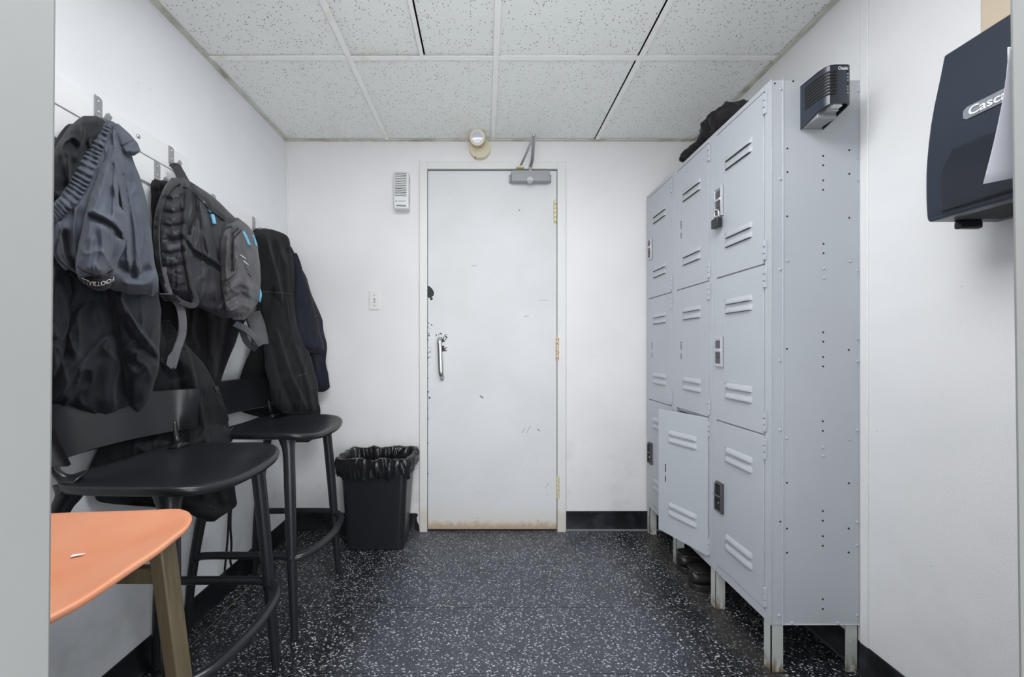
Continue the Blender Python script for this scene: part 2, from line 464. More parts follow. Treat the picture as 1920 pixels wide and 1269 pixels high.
# pull handle
hb_ = MB()
pth = [dpt(822, 634, .002), dpt(823, 636, .03), dpt(824, 643, .045), dpt(825, 660, .047), dpt(826, 690, .047), dpt(827, 702, .042), dpt(829, 708, .02), dpt(829, 710, .0)]
hb_.tube(cat_path(pth, 24), 0.0125, 12, flat=(1.0, 0.45), up=(0, -1, 0.01))
hb_.ball(tuple(dpt(829, 710, .006)), (.011, .008, .011))
handle = hb_.build('door_handle', STEEL, door, smooth=40)
handle['label'] = 'curved brushed steel pull handle'
# hinges
for (x, y0, y1, mt) in ((1041, 375, 416, CREAMH), (1045, 633, 675, RUSTH), (1046, 893, 934, CREAMH)):
    m = MB(); c = P(x, (y0 + y1) / 2, YD); top = P(x, y0, YD - .008); bot = P(x, y1, YD - .008); n = 5
    for k in range(n):
        a = top.lerp(bot, k / n + .012); b = top.lerp(bot, (k + 1) / n - .012)
        m.cyl(a, b, 0.0095, 12)
    m.cyl(top + Vector((0, 0, .004)), bot - Vector((0, 0, .006)), 0.0045, 10)
    m.build('hinge', mt, door, smooth=35)
# chipped paint
ch = MB()
def blot(m, pts, lift=0.0006):
    n = len(pts)
    m.add([tuple(dpt(x, y, 0.0)) for x, y in pts] + [tuple(dpt(x, y, lift)) for x, y in pts], [tuple(range(n - 1, -1, -1)), tuple(range(n, 2 * n))] + [(i, (i + 1) % n, n + (i + 1) % n, n + i) for i in range(n)])
blot(ch, [(801, 535), (806, 537), (811, 542), (814, 548), (813, 554), (809, 557), (812, 560), (810, 563), (806, 562), (807, 559), (801, 557)])
blot(ch, [(828, 648), (834, 648), (832, 652), (840, 651), (834, 655), (839, 658), (828, 659)])
blot(ch, [(829, 636), (833, 630), (832, 637), (835, 640), (828, 642)])
rr_ = random.Random(3)
for k in range(70):
    q = rr_.random()
    if q < .35: x, y, s_ = 802 + rr_.random() ** 2 * 8, 590 + rr_.random() * 95, .5 + rr_.random() * 1.2
    elif q < .7: x, y, s_ = 818 + rr_.random() * 21, 624 + rr_.random() * 14, .4 + rr_.random() * 1.1
    elif q < .8: x, y, s_ = 802.5, 700 + rr_.random() * 240, .6 + rr_.random()
    else: x, y, s_ = 815 + rr_.random() * 215, 760 + rr_.random() ** .4 * 220, .35 + rr_.random() * .5
    blot(ch, [(x + s_ * math.cos(a) * rr_.uniform(.5, 1.4), y + s_ * math.sin(a) * rr_.uniform(.5, 1.4)) for a in [k2 * math.pi / 3 for k2 in range(6)]])
blot(ch, [(804, 744), (808, 745), (806, 747), (804, 748)]); blot(ch, [(973, 393), (975, 393), (975, 395), (973, 395)])
o = ch.build('paint_chips', BASE, door); o['kind'] = 'stuff'
sm = MB()
for a, b, w_ in (((984, 803), (978, 812), .5), ((995, 798), (987, 812), .4), ((983, 594), (991, 592), .5), ((884, 498), (894, 498), .4), ((1022, 915), (1030, 905), .35), ((1010, 563), (1028, 563), .3), ((900, 742), (906, 746), 1.6), ((1007, 804), (1012, 808), .9)):
    d = Vector((b[0] - a[0], b[1] - a[1])); nn = Vector((-d.y, d.x)).normalized() * w_
    blot(sm, [(a[0] + nn.x, a[1] + nn.y), (b[0] + nn.x, b[1] + nn.y), (b[0] - nn.x, b[1] - nn.y), (a[0] - nn.x, a[1] - nn.y)], .0004)
o = sm.build('scuff_marks', GREYINK, door); o['kind'] = 'stuff'

# baseboards
def bb(name, f):
    tag(f.build(name, BASE, bevel=0.0015), kind='structure')
prof = lambda s_: [(0, 0), (0.012 * s_, 0), (0.005 * s_, 0.012), (0.004 * s_, 0.10), (0, 0.102)]
bb('baseboard_left', MB().prism([(XWL(0) + u, v) for u, v in prof(1)], lambda u, v, h: (u - .002 * v * 9.6, h, v), YN, YB))
bb('baseboard_right', MB().prism([(XR - u, v) for u, v in prof(1)], lambda u, v, h: (u, h, v), YN, YB))
bl = MB(); yb = lambda u: YB - u
bl.prism(prof(1), lambda u, v, h: (h, YB - u, v), XL0, o0 - .03)
bl.prism([(o0 - .03, 0), (o0 - .004, 0), (o0 - .007, .03), (o0 - .016, .05), (o0 - .02, .075), (o0 - .012, .088), (o0 - .018, .1), (o0 - .03, .102)], lambda u, v, h: (u, h, v), YB - .004, YB)
bb('baseboard_back_1', bl)
bb('baseboard_back_2', MB().prism(prof(1), lambda u, v, h: (h, YB - u, v + .012), o1 + .006, XR))
tag(MB().box((o1 + .004, YB - .008, 0), (XR, YB, .012)).build('trim_8', ALU, origin=(.9, YB, 0)), kind='structure')

# floor with individual tiles
floor = tag(MB().box((-1.35, -0.9, -.1), (1.4, YB + .1, -.004)).build('floor', GROUT, origin=(0, 1, 0)), kind='structure')
TS = 0.305
xs = [-0.447 + TS * k for k in range(-3, 7)]; ys = [1.80 + TS * k for k in range(-9, 3)]
def clipbox(a0, a1, lo, hi): return max(a0, lo), min(a1, hi)
tile_mesh = None
for i in range(len(xs) - 1):
    for j in range(len(ys) - 1):
        g0 = 0.0016 if abs(xs[i] + 1.057) < .01 else 0.0008
        g1 = 0.0016 if abs(xs[i + 1] + 1.057) < .01 else 0.0008
        x0, x1 = clipbox(xs[i] + g0, xs[i + 1] - g1, XL0, XR); y0, y1 = clipbox(ys[j] + .0008, ys[j + 1] - .0008, -0.9, YB)
        if x1 - x0 < .02 or y1 - y0 < .02: continue
        jz = random.uniform(-.0002, .0002)
        MB().box((x0, y0, -.004), (x1, y1, jz)).build('floor_tile', FLOOR, floor)
MB().box((-1.0590, 0.2, -.0039), (-1.0550, YB, -.0006)).build('tan_joint', GROUT_T, floor)

# ceiling: slab, tiles, grid
ceiling = tag(MB().box((-1.4, 0.2, ZC + .05), (1.4, YB + .1, ZC + .12)).build('ceiling', VOID, origin=(0, 1.2, ZC)), kind='structure')
GX = [XL1, -0.57, 0.045, 0.650, XR]; GY = [0.30, 0.909, 1.519, YB]
hwx = 0.012
def ctile(x0, x1, y0, y1, tilt=(0, 0)):
    z = ZC + .003
    m = MB(); 
    def T(x, y, zz): 
        return (x, y, zz + tilt[0] * max(0, (x - x0) / (x1 - x0)) + tilt[1] * ((y - y0) / (y1 - y0)))
    m.T = T
    m.box((x0 + .004, y0 + .004, z), (x1 - .004, y1 - .004, z + .015)); m.build('ceiling_tile', CEIL, ceiling, bevel=.002)
for j in range(3):
    for i in range(4):
        if j == 0 and i in (1, 2): continue
        x0, x1, y0, y1 = GX[i], GX[i + 1], GY[j], GY[j + 1]
        if j == 1 and i == 1:
            ctile(x0, -0.262, y0, y1, (0.0, .004)); ctile(-0.255, x1, y0, y1, (0, .003))
        elif j == 2 and i == 0: ctile(x0, x1, y0 + .012, y1)
        else: ctile(x0, x1 - (.012 if (i == 2) else 0), y0, y1)
def tbar(a, b):
    MB().box(a, b).build('grid_bar', TBAR, ceiling, bevel=.0008)
for x in GX[1:4]:
    tbar((x - hwx, GY[0], ZC - .003), (x + hwx, YB, ZC))
tbar((-0.272, GY[1], ZC - .003), (-0.256, GY[2] - hwx, ZC))
for y in GY[:3]:
    for i in range(4):
        tbar((GX[i] + (hwx if i else 0), y - hwx, ZC - .0025), (GX[i + 1] - (hwx if i < 3 else 0), y + hwx, ZC))
for a, b in (((XL1, .34, ZC - .004), (XL1 + .022, YB, ZC)), ((XR - .022, .34, ZC - .004), (XR, YB, ZC)), ((XL1 + .022, YB - .02, ZC - .004), (XR - .022, YB, ZC))):
    MB().box(a, b).build('wall_angle', ANGLE, ceiling)
# two recessed lamps in the ceiling above the doorway end
for i, g in ((1, 'left'), (2, 'right')):
    x0, x1 = GX[i] + .012, GX[i + 1] - .012; y0, y1 = GY[0] + .012 + .05, GY[1] - .012
    r = tag(root('ceiling_lamp', ((x0 + x1) / 2, (y0 + y1) / 2, ZC)), 'square recessed ceiling lamp overhead, the %s one of the pair by the doorway' % g, 'lamp', 'recessed ceiling lamps')
    MB().box((x0 + .03, y0 + .03, ZC - .001), (x1 - .03, y1 - .03, ZC + .004)).build('diffuser', LAMP, r)
    f = MB(); f.box((x0, y0, ZC - .002), (x0 + .03, y1, ZC + .03)); f.box((x1 - .03, y0, ZC - .002), (x1, y1, ZC + .03)); f.box((x0 + .03, y0, ZC - .002), (x1 - .03, y0 + .03, ZC + .03)); f.box((x0 + .03, y1 - .03, ZC - .002), (x1 - .03, y1, ZC + .03))
    f.build('lamp_frame', TBAR, r)

# ------------------------------------------------------------ locker bank
XF = 0.9407; LB = [1.196, 1.501, 1.806, 2.111]; TZ = [(1.352, 1.932), (0.777, 1.350), (0.189, 0.775)]
bank = tag(root('locker_bank', (1.09, 1.65, 0)), 'grey metal locker bank of nine louvred doors standing along the right wall', 'locker')
m = MB()
for k, y in enumerate(LB):
    a, b = (y, y + .025) if k == 0 else (y - .025, y) if k == 3 else (y - .024, y + .025)
    if k in (1, 2):
        m.box((XF, a, .156), (XF + .02, y - .0008, 1.95)); m.box((XF, y + .0008, .156), (XF + .02, b, 1.95)); m.box((XF + .003, y - .001, .156), (XF + .018, y + .001, 1.95))
    else: m.box((XF, a, .156), (XF + .02, b, 1.95))
for k in range(3):
    y0, y1 = LB[k] + .025, LB[k + 1] - .024
    for z0, z1 in ((.156, .187), (1.934, 1.95)): m.box((XF + .0005, y0, z0), (XF + .02, y1, z1))
    for z in (.776, 1.351): m.box((XF + .008, y0, z - .012), (XF + .02, y1, z + .012))
m.build('frame', LOCK, bank, bevel=.001)
m = MB()
for y in LB[1:3]: m.box((XF + .02, y - .001, .157), (XR - .006, y + .001, 1.949))
m.build('divider_panel', LOCK, bank)
for z in (.187, .776, 1.351):
    MB().box((XF + .02, 1.2, z - .001), (XR - .006, 2.108, z + .001)).build('shelf', LOCK, bank)
MB().box((XR - .005, 1.198, .157), (XR - .003, 2.11, 1.95)).build('back_panel', LOCK, bank)
MB().box((XF + .001, 1.197, 1.948), (XR - .004, 2.11, 1.952)).build('top_panel', LOCK, bank, bevel=.001)
m = MB(); m.box((XF, LB[0] - .001, .156), (XR - .002, LB[0] + .002, 1.95))
m.box((XF - .0005, LB[0] - .0035, .156), (XF + .0025, LB[0] + .004, 1.952))
m.box((XF + .038, LB[0] - .004, .156), (XF + .0405, LB[0], 1.952))
m.box((XR - .006, LB[0] - .0025, .156), (XR - .003, LB[0], 1.95)); m.box((XF + .04, LB[0] - .003, .156), (XR - .004, LB[0] + .01, .159))
side = m.build('side_panel', LOCK, bank, bevel=.0006)
MB().box((XF, 2.1105, .156), (XR - .002, 2.1125, 1.95)).build('side_panel', LOCK, bank)
dots = [(584, 60), (661, 51), (637, 331), (637, 430), (636, 614), (895, 338), (895, 437), (895, 620), (786, 362), (786, 401), (786, 464), (786, 503), (787, 729), (787, 768), (786, 1098), (786, 1137), (786, 1201), (786, 1240), (635, 1167), (893, 1171)]
riv = [(931, 90), (931, 371), (931, 463), (930, 840), (929, 1125), (928, 1220), (608, 83), (606, 458), (606, 835), (604, 1215), (636, 798), (898, 801), (788, 832), (789, 871)]
dots2 = [(786, 200), (786, 240), (636, 457), (895, 459), (786, 575), (786, 615), (608, 619), (636, 648), (894, 648), (786, 680), (786, 720), (636, 749), (894, 748), (786, 943), (786, 984)]
riv2 = [(607, 235), (634, 269), (929, 237), (896, 275), (786, 308), (787, 344), (928, 621), (928, 717), (928, 1009), (603, 1011), (657, 1042), (848, 1042)]
dd = [(1190 + a / 2.227, 130 + b / 2.227) for a, b in dots] + [(1190 + a / 2.231, 700 + b / 2.231) for a, b in dots2]
rv = [(1190 + a / 2.227, 130 + b / 2.227) for a, b in riv] + [(1190 + a / 2.231, 700 + b / 2.231) for a, b in riv2]
m = MB()
for a, b in dd:
    p = P(a, b, LB[0]); m.cyl((p.x, LB[0] - .0014, p.z), (p.x, LB[0] + .001, p.z), .0034, 10)
tag(m.build('bolt_holes', BLACKM, side), kind='stuff')
m = MB()
for a, b in rv:
    p = P(a, b, LB[0]); m.ball((p.x, LB[0] - .002, p.z), (.005, .0025, .005), 10, 6)
tag(m.build('rivets', LOCK, side, smooth=True), kind='stuff')

def door_T(yh, th=0.0):
    s_, c_ = math.sin(th), math.cos(th)
    return lambda u, w_, z: (XF - .001 - u * s_ - w_ * c_, yh + u * c_ - w_ * s_, z)
DW = 0.2545
def louver(T, u0, u1, z, parent):
    m = MB(T); n = 8; rings = []
    ht, pr = .021, .0085
    for u, k in ((u0, 0.0), (u0 + .007, .75), (u0 + .014, 1), (u1 - .014, 1), (u1 - .007, .75), (u1, 0.0)):
        rings.append([(u, .0, z + ht), (u, .0035 * k, z + ht * (.8)), (u, pr * k * .85, z + ht * .38), (u, pr * k, z + .001), (u, pr * k * .9, z), (u, .0, z)])
    m.loft(rings, cap=False); lv = m.build('louver', LOCK, parent, smooth=50)
    m = MB(T); m.add([(u0 + .006, .0004, z - .0012), (u1 - .006, .0004, z - .0012), (u1 - .012, pr * .8, z - .0004), (u0 + .012, pr * .8, z - .0004), (u0 + .006, .0004, z + .001), (u1 - .006, .0004, z + .001)], [(0, 1, 2, 3), (4, 3, 2, 5), (0, 4, 5, 1), (0, 3, 4), (1, 5, 2)]); m.build('vent_slit', BLACKM, parent)
    return m
def latch(T, u, z, parent, style):
    m = MB(T)
    m.box((u - .022, .0, z - .06), (u + .022, .003, z + .06)); m.box((u - .022, .0, z - .06), (u - .016, .012, z + .06)); m.box((u + .017, .0, z - .056), (u + .022, .012, z + .05))
    m.box((u - .02, .002, z + .052), (u + .02, .01, z + .058)); m.box((u - .02, .002, z - .058), (u + .02, .01, z - .05)); m.box((u - .018, .003, z + .002), (u + .018, .016, z + .011))
    L = m.build('latch', DKMETAL if style == 'dark' else LATCHM, parent, bevel=.001)
    m = MB(T); m.box((u - .015, .003, z + .014), (u + .013, .0085, z + .045)); m.box((u - .015, .003, z - .047), (u + .013, .0085, z - .002)); m.build('latch_cup', DKMETAL if style != 'dark' else BLACKM, parent, bevel=.001)
    m = MB(T); m.ball((u - .001, .009, z - .022), (.003, .002, .003), 8, 5); m.build('latch_pin', BLACKM if style != 'dark' else CHROME, parent)
    L['label'] = {'dark': 'dark metal latch plate', 'chrome': 'chrome latch plate', 'lock': 'chrome latch plate with hasp'}[style]
def slots(T, u, z, parent):
    m = MB(T)
    m.box((u - .0045, 0, z + .038), (u + .003, .0005, z + .045)); m.box((u - .003, 0, z + .008), (u + .002, .0005, z + .035)); m.box((u - .0028, 0, z - .038), (u + .0018, .0005, z - .01))
    m.build('latch_slot', BLACKM, parent)
def hinge(T, z, parent, um=0.0):
    m = MB(T)
    for k in range(3): m.box((um - .008, -.004, z - .033 + k * .0225), (um + .0005, .0065, z - .033 + k * .0225 + .0185))
    m.box((um - .012, 0.0, z - .034), (um - .004, .002, z + .034))
    m.build('hinge', LOCK, parent, bevel=.0008)
styles = {(0, 0): 'lock', (0, 1): 'chrome', (0, 2): 'dark', (2, 0): 'chrome', (2, 2): 'dark'}
for c in range(3):
    yh = LB[c] + .0262
    for t in range(3):
        z0, z1 = TZ[t]; th = 0.0
        if (c, t) == (1, 2): th = math.radians(23)
        T = door_T(yh, th)
        MB(T).box((-.0012, -.02, z0), (DW + .0015, -.0145, z1)).build('gap_shade', GAP, bank) if not th else None  # added dark sheet behind each shut door, paints its gaps as shade
        m = MB(T); m.box((.0022, -.014, z0 + .001), (DW, 0.0, z1 - .002))
        d = m.build('locker_door', LOCK, bank, bevel=.0012)
        if th: d['label'] = 'locker door standing ajar'
        for q in ((z1 - .138, z1 - .170, z0 + .143, z0 + .108) if t == 0 else (z1 - .113, z1 - .147, z0 + .135, z0 + .098)):
            louver(T, .054, .199, q, d)
        if (c, t) == (0, 0):
            pass
        zm = (z0 + z1) / 2 + (-.01 if t == 0 else -.01)
        if (c, t) in styles: latch(T, .228, zm + (.02 if (c, t) == (0, 0) else .0), d, styles[(c, t)])
        else: slots(T, .214, zm + .0, d)
        for zz in (z1 - .045, z0 + .045): hinge(T, zz, d)
        m = MB(T)
        for q in (.06, .095, .11): m.ball((.214, 0, zm + q), (.003, .0015, .003), 8, 5)
        m.ball((.15, 0, z1 - .07), (.003, .0012, .003), 8, 5); m.ball((.205, 0, z1 - .07), (.0025, .0012, .0025), 8, 5)
        tag(m.build('rivets', LOCK, d, smooth=True), kind='stuff')
# padlock hangs on the top near door
T = door_T(LB[0] + .0262)
pad = tag(root('padlock', (XF - .02, 1.45, 1.545)), 'small black padlock hanging from the chrome latch of the nearest top locker door', 'padlock')
m = MB(T); m.box((.205, .006, 1.547), (.245, .028, 1.585)); m.build('body', PLAST, pad, bevel=.004, seg=3)
m = MB(T); m.tube([(.212, .017, 1.583), (.212, .017, 1.605), (.217, .017, 1.617), (.225, .017, 1.621), (.233, .017, 1.617), (.238, .017, 1.605), (.238, .017, 1.583)], .0035, 8); m.build('shackle', CHROME, pad, smooth=True)
# legs
for k, y in enumerate(LB):
    yy = y + .001 if k == 0 else (y - .0152 if k < 3 else y - .03)
    ww = .03
    for xi in (0, 1):
        x = XF + .002 if xi == 0 else XR - .006
        sx = 1 if xi == 0 else -1
        m = MB(); m.box((x, yy, 0), (x + sx * .003, yy + ww, .157)); m.box((x, yy, 0), (x + sx * .04, yy + .0025, .157))
        if k in (0, 3): m.ball((x + sx * .024, yy - .0005, .1), (.003, .001, .003), 8, 5)
        m.build('leg', LEG, bank, bevel=.0005)

# air freshener box on the locker side
y1, y0 = LB[0] - .003, 1.100
af = tag(root('air_freshener', (1.075, 1.15, 1.79)), 'small black louvred air freshener box fixed high on the grey locker end', 'air freshener')
x0, x1, z0, z1 = 1.036, 1.112, 1.812, 1.928
m = MB(); rings = []
# U shaped shell in plan: left side, rounded front, right side
plan = [(x0, y1), (x0, y0 + .03), (x0 + .004, y0 + .012), (x0 + .012, y0 + .003), (x0 + .025, y0), (x1 - .012, y0), (x1 - .003, y0 + .004), (x1, y0 + .014), (x1, y1)]
inner = [(x0 + .003, y1), (x0 + .003, y0 + .03), (x0 + .007, y0 + .014), (x0 + .014, y0 + .006), (x0 + .026, y0 + .003), (x1 - .012, y0 + .003), (x1 - .006, y0 + .007), (x1 - .003, y0 + .016), (x1 - .003, y1)]
loop = plan + inner[::-1]
# sloping lower rim
def zlow(x, y): return z0 - .026 * (y - y0) / (y1 - y0)
m.loft([[(x, y, zlow(x, y)) for x, y in loop], [(x, y, z1) for x, y in loop]])
m.prism(plan, lambda u, v, h: (u, v, h), z1 - .003, z1)
m.build('cover', DPLAST, af, smooth=30)
for k in range(8):
    z = z1 - .02 - k * .0095
    s_ = MB(); pl = [(x0 - .0006, y1 - .018), (x0 - .0006, y0 + .03), (x0 + .0034, y0 + .0116), (x0 + .0114, y0 + .0025), (x0 + .02, y0 - .0005), (x0 + .028, y0 - .0006)]
    s_.tube([(a, b, z) for a, b in pl], .0034, 8, flat=(.4, 1), up=(0, 0, 1)); s_.build('vent_slot', BLACKM, af)
    q = MB(); q.ball((x1 - .013, y0 - .0002, z), (.003, .002, .003), 8, 5); q.build('vent_hole', GREYINK if k % 4 else BLACKM, af)
m = MB(); m.box((x0 + .004, y0 + .035, 1.788), (x1 - .012, y1, 1.83)); m.box((x0 + .02, y0 + .018, 1.80), (x1 - .02, y0 + .04, 1.83)); m.build('cartridge_holder', ALU, af, bevel=.003)
m = MB(); m.box((x0 + .026, y0 + .006, 1.806), (x1 - .022, y0 + .02, 1.822)); m.build('cartridge', WHITEP, af, bevel=.002)
vs, fs = text_geo('Oasis', .0135, .0003, True)
m = MB(lambda a, b, c: (x0 + .033 + a, y0 - .0006 - c, z1 - .016 + b)); m.add(vs, fs); m.build('lettering', WHITEINK, af)

# soft bag lying on top of the lockers
bag = tag(root('soft_bag', (0.99, 1.55, 1.952)), 'soft black bag with a flap and buckled strap lying on top of the lockers', 'bag')
def lump(name, path, radii, mat, parent, seed=0, amp=.006, zmin=1.953, squash=.5, n=28, k=40):
    pts = cat_path(path, k); rr = [float(a[0]) for a in cat_path([(r,) for r in radii], k)]
    m = MB(); rings = []
    for i, p in enumerate(pts):
        p = Vector(p); t = (Vector(pts[min(i + 1, k)]) - Vector(pts[max(i - 1, 0)])).normalized(); b = Vector((0, 0, 1)); b = (b - t * t.z).normalized(); a = t.cross(b); ring = []
        for q in range(n):
            an = 2 * math.pi * q / n; r = rr[i]
            v = p + a * math.cos(an) * r + b * math.sin(an) * r * squash
            v += (a * math.cos(an) + b * math.sin(an)) * amp * (noise.noise(v * 28 + Vector((seed, 0, 0))) + .5 * noise.noise(v * 70))
            v.z = max(v.z, zmin); ring.append(tuple(v))
        rings.append(ring)
    m.loft(rings); return m.build(name, mat, parent, smooth=True)
lump('body', [(1.03, 1.70, 1.985), (1.02, 1.62, 2.0), (1.01, 1.52, 2.01), (1.0, 1.44, 1.985), (.985, 1.36, 1.96)], [.02, .075, .085, .07, .01], BAGM, bag, 3, .022, squash=.75)
lump('flap', [(.945, 1.735, 1.962), (.955, 1.70, 1.975), (.985, 1.64, 1.975), (1.0, 1.58, 1.965)], [.02, .045, .06, .03], BAGM, bag, 9, .004, squash=.42)
lump('flap', [(1.04, 1.53, 1.99), (1.0, 1.44, 1.985), (.975, 1.35, 1.957)], [.05, .045, .008], NAVY, bag, 5, .006, squash=.6)
m = MB(); m.tube(cat_path([(.985, 1.60, 2.035), (.975, 1.60, 2.06), (.985, 1.56, 2.075), (1.0, 1.51, 2.07), (1.0, 1.49, 2.045)], 20), .006, 8, flat=(1, .35)); m.build('strap', STRAPM, bag, smooth=True)
m = MB(); m.box((.966, 1.592, 2.038), (.976, 1.618, 2.062)); m.build('buckle', STEEL, bag, bevel=.002)

# shoes under the lockers
def shoe(cx, cy, yaw, label):
    r = tag(root('shoe', (cx, cy, 0)), label, 'shoe', 'black shoes under the lockers')
    ca, sa = math.cos(yaw), math.sin(yaw)
    T = lambda u, v, z: (cx + u * ca - v * sa, cy + u * sa + v * ca, z)   # u from heel (0) to toe (.27)
    def outline(u, s_=1.0):
        h = .036 + .014 * math.sin(math.pi * min(1, u / .27) ** 1.3)
        if u < .035: h *= math.sqrt(max(0, 1 - ((.035 - u) / .035) ** 2)) * .95 + .05
        if u > .21: h *= math.sqrt(max(0, 1 - ((u - .21) / .0601) ** 2))
        return h * s_
    us = [0, .002, .008, .018, .035, .06, .09, .12, .15, .18, .21, .235, .255, .266, .2695]
    m = MB(T)
    m.loft([[(u, -outline(u), z) if k == 0 else (u, outline(u), z) for k, z in ((0, 0.001), (0, .026), (1, .026), (1, 0.001))] for u in us]); m.build('sole', LEATH, r, bevel=.002)
    m = MB(T); rings = []
    for u in us:
        o_ = outline(u, .9); top = .078 if u < .07 else .078 - (u - .07) * .12 if u < .14 else .07 - (u - .14) * .25
        top = max(top, .034)
        if u > .11: rings.append([(u, -o_, .026), (u, -o_, .026 + (top - .026) * .55), (u, -o_ * .5, top), (u, o_ * .5, top), (u, o_, .026 + (top - .026) * .55), (u, o_, .026)])
        else: rings.append([(u, -o_, .026), (u, -o_ * 1.02, .05), (u, -o_ * .9, top), (u, o_ * .9, top), (u, o_ * 1.02, .05), (u, o_, .026)])
    # shell: outside minus opening
    m.loft([r_ for r_, u in zip(rings, us)], cap=True); m.build('upper', LEATH, r, smooth=40, sub=1)
    m = MB(T); m.loft([[(u, -outline(u) * .72, .0795 - max(0, u - .07) * .12), (u, outline(u) * .72, .0795 - max(0, u - .07) * .12), (u, outline(u) * .72, .07), (u, -outline(u) * .72, .07)] for u in (.012, .02, .035, .06, .09, .12)]); m.build('lining', BLACKM, r)
    m = MB(T); m.tube([(u, math.copysign(outline(u) * .82, s_), .08 - max(0, u - .07) * .12) for s_, u in [(-1, .12), (-1, .09), (-1, .06), (-1, .035), (-1, .018), (-1, .009), (1, .009), (1, .018), (1, .035), (1, .06), (1, .09), (1, .12)]], .0045, 8); m.build('collar', LEATH, r, smooth=True)
shoe(.912, 1.62, .12, 'black shoe under the lockers, the nearer of the pair beside the rusty leg')
shoe(.928, 1.752, -.05, 'black shoe under the lockers, the farther of the pair, half hidden')

# ------------------------------------------------------------ things on the back wall
# door closer
dc = tag(root('door_closer', tuple(P(993, 330, YD))), 'aluminium door closer with folded arm at the top of the white door', 'door closer')
a, b = P(959, 319, YD - .045), P(1031, 339, YD - .045)
m = MB(); m.prism([(a.x, b.z + .003), (a.x + .003, b.z), (b.x - .003, b.z), (b.x, b.z + .003), (b.x, a.z), (a.x, a.z)], lambda u, v, h: (u, h, v), YD - .045, YD); m.build('closer_body', ALU, dc, bevel=.003)
m = MB()
for x in (a.x - .012, b.x):
    m = MB(); m.box((x, YD - .02, b.z + .006), (x + .012, YD, a.z - .012)); m.build('end_bracket', ALU, dc, bevel=.002)

p = P(994, 337, YD - .048); m = MB(); m.cyl((p.x, YD - .052, p.z), (p.x, YD - .03, p.z), .017, 20); m.cyl((p.x, YD - .052, p.z - .004), (p.x, YD - .035, p.z - .01), .011, 16); m.build('pivot_cap', STEEL, dc, smooth=40)
el = Vector(((1001 - CX) / F * 1.93, 1.93, 2.19)); el = P(1001, 255, 1.93)
s0 = P(994, 320, YD - .03); foot = P(975, 313, YB - .03)
m = MB(); m.tube([s0, s0 + Vector((0, 0, .02)), P(998, 300, YD - .06), el], [.009, .009, .010, .010], 8, flat=(1, .45), up=(0, 1, .3)); m.cyl(s0 - Vector((0, 0, .01)), s0 + Vector((0, 0, .012)), .011, 12); m.build('main_arm', STEEL, dc, smooth=35)
m = MB(); m.tube([el + Vector((0, -.006, .003)), P(988, 285, 2.02), foot], [.008, .007, .006], 8, flat=(1, .55)); m.ball(tuple(el), (.012, .012, .009)); m.build('forearm', STEEL, dc, smooth=40)
m = MB(); m.box((foot.x - .022, YB - .045, foot.z - .01), (foot.x + .022, YB - .021, foot.z + .001)); m.ball((foot.x - .012, YB - .04, foot.z + .002), .004); m.ball((foot.x + .012, YB - .04, foot.z + .002), .004); m.build('foot_bracket', CREAMH, dc, bevel=.001)
# emergency lamp head
c = P(900, 281, YB); em = tag(root('emergency_lamp', tuple(c)), 'round cream emergency lamp head mounted above the white door', 'lamp')
m = MB(); m.tube([(c.x, YB, c.z), (c.x, YB - .022, c.z), (c.x, YB - .028, c.z)], [.063, .063, .060], 32, up=(0, 0, 1)); m.build('wall_plate', CREAM, em, smooth=35)
h0 = P(899, 272, YB - .03); h1 = P(895, 266, YB - .11)
m = MB(); m.tube([Vector((c.x, YB - .015, c.z + .01)), h0], .014, 12); m.build('swivel', TANP, em, smooth=35)
dr = Vector((-.05, -1, -.22)).normalized(); hc = P(896, 262, YB - .055)
m = MB(); m.tube([hc - dr * .04, hc - dr * .03, hc, hc + dr * .035, hc + dr * .037], [.018, .032, .042, .045, .041], 24, up=(0, 0, 1)); m.build('lamp_housing', TANP, em, smooth=35)
m = MB(); m.tube([hc + dr * .036, hc + dr * .044, hc + dr * .0445], [.044, .042, .036], 24, up=(0, 0, 1)); m.build('bezel', CREAM, em, smooth=35)
m = MB(); m.tube([hc + dr * .040, hc + dr * .046, hc + dr * .048], [.034, .030, .012], 24, up=(0, 0, 1)); m.build('lens', GLASS, em, smooth=35)
m = MB(); q = P(891, 296, YB - .0285); m.box((q.x - .002, q.y - .0006, q.z - .008), (q.x + .002, q.y + .001, q.z + .008)); m.build('slot', BLACKM, em)
# door chime
a, b = P(738, 321, YB), P(767, 390, YB); YCH = YB - .055
cm = tag(root('wall_sounder', ((a.x + b.x) / 2, YB, b.z)), 'white plastic wall sounder with horizontal slots left of the door', 'alarm')
a, b = P(738, 321, YCH), P(766, 391, YCH)
m = MB(); m.prism([(a.x, b.z + .008), (a.x + .006, b.z), (b.x, b.z), (b.x, a.z), (a.x, a.z)], lambda u, v, h: (u, h, v), YCH, YB); m.build('housing', WHITEP, cm, bevel=.007, seg=3)
for k in range(14):
    z = a.z - .012 - k * (a.z - b.z) * .046
    m = MB(); m.tube([(a.x + .008 + t * (b.x - a.x - .02), YCH - .0004, z + .0012 * math.sin(t * 5)) for t in [q / 6 for q in range(7)]], .0019, 6, flat=(.4, 1), up=(0, 0, 1)); m.build('slot', BLACKM if k % 2 else DKMETAL, cm)
m = MB(); m.prism([(a.x + .012, b.z + .014), (b.x - .012, b.z + .011), (b.x - .016, b.z + .02), (a.x + .016, b.z + .022)], lambda u, v, h: (u, h, v), YCH - .0008, YCH + .002); m.build('bottom_grille', GREYINK, cm)
m = MB(); m.cyl((a.x + .014, YCH - .0008, b.z + .043), (a.x + .014, YCH + .001, b.z + .043), .0045, 14); m.box((a.x + .024, YCH - .0006, b.z + .041), (b.x - .018, YCH, b.z + .045)); m.build('printed_mark', GREYINK, cm)
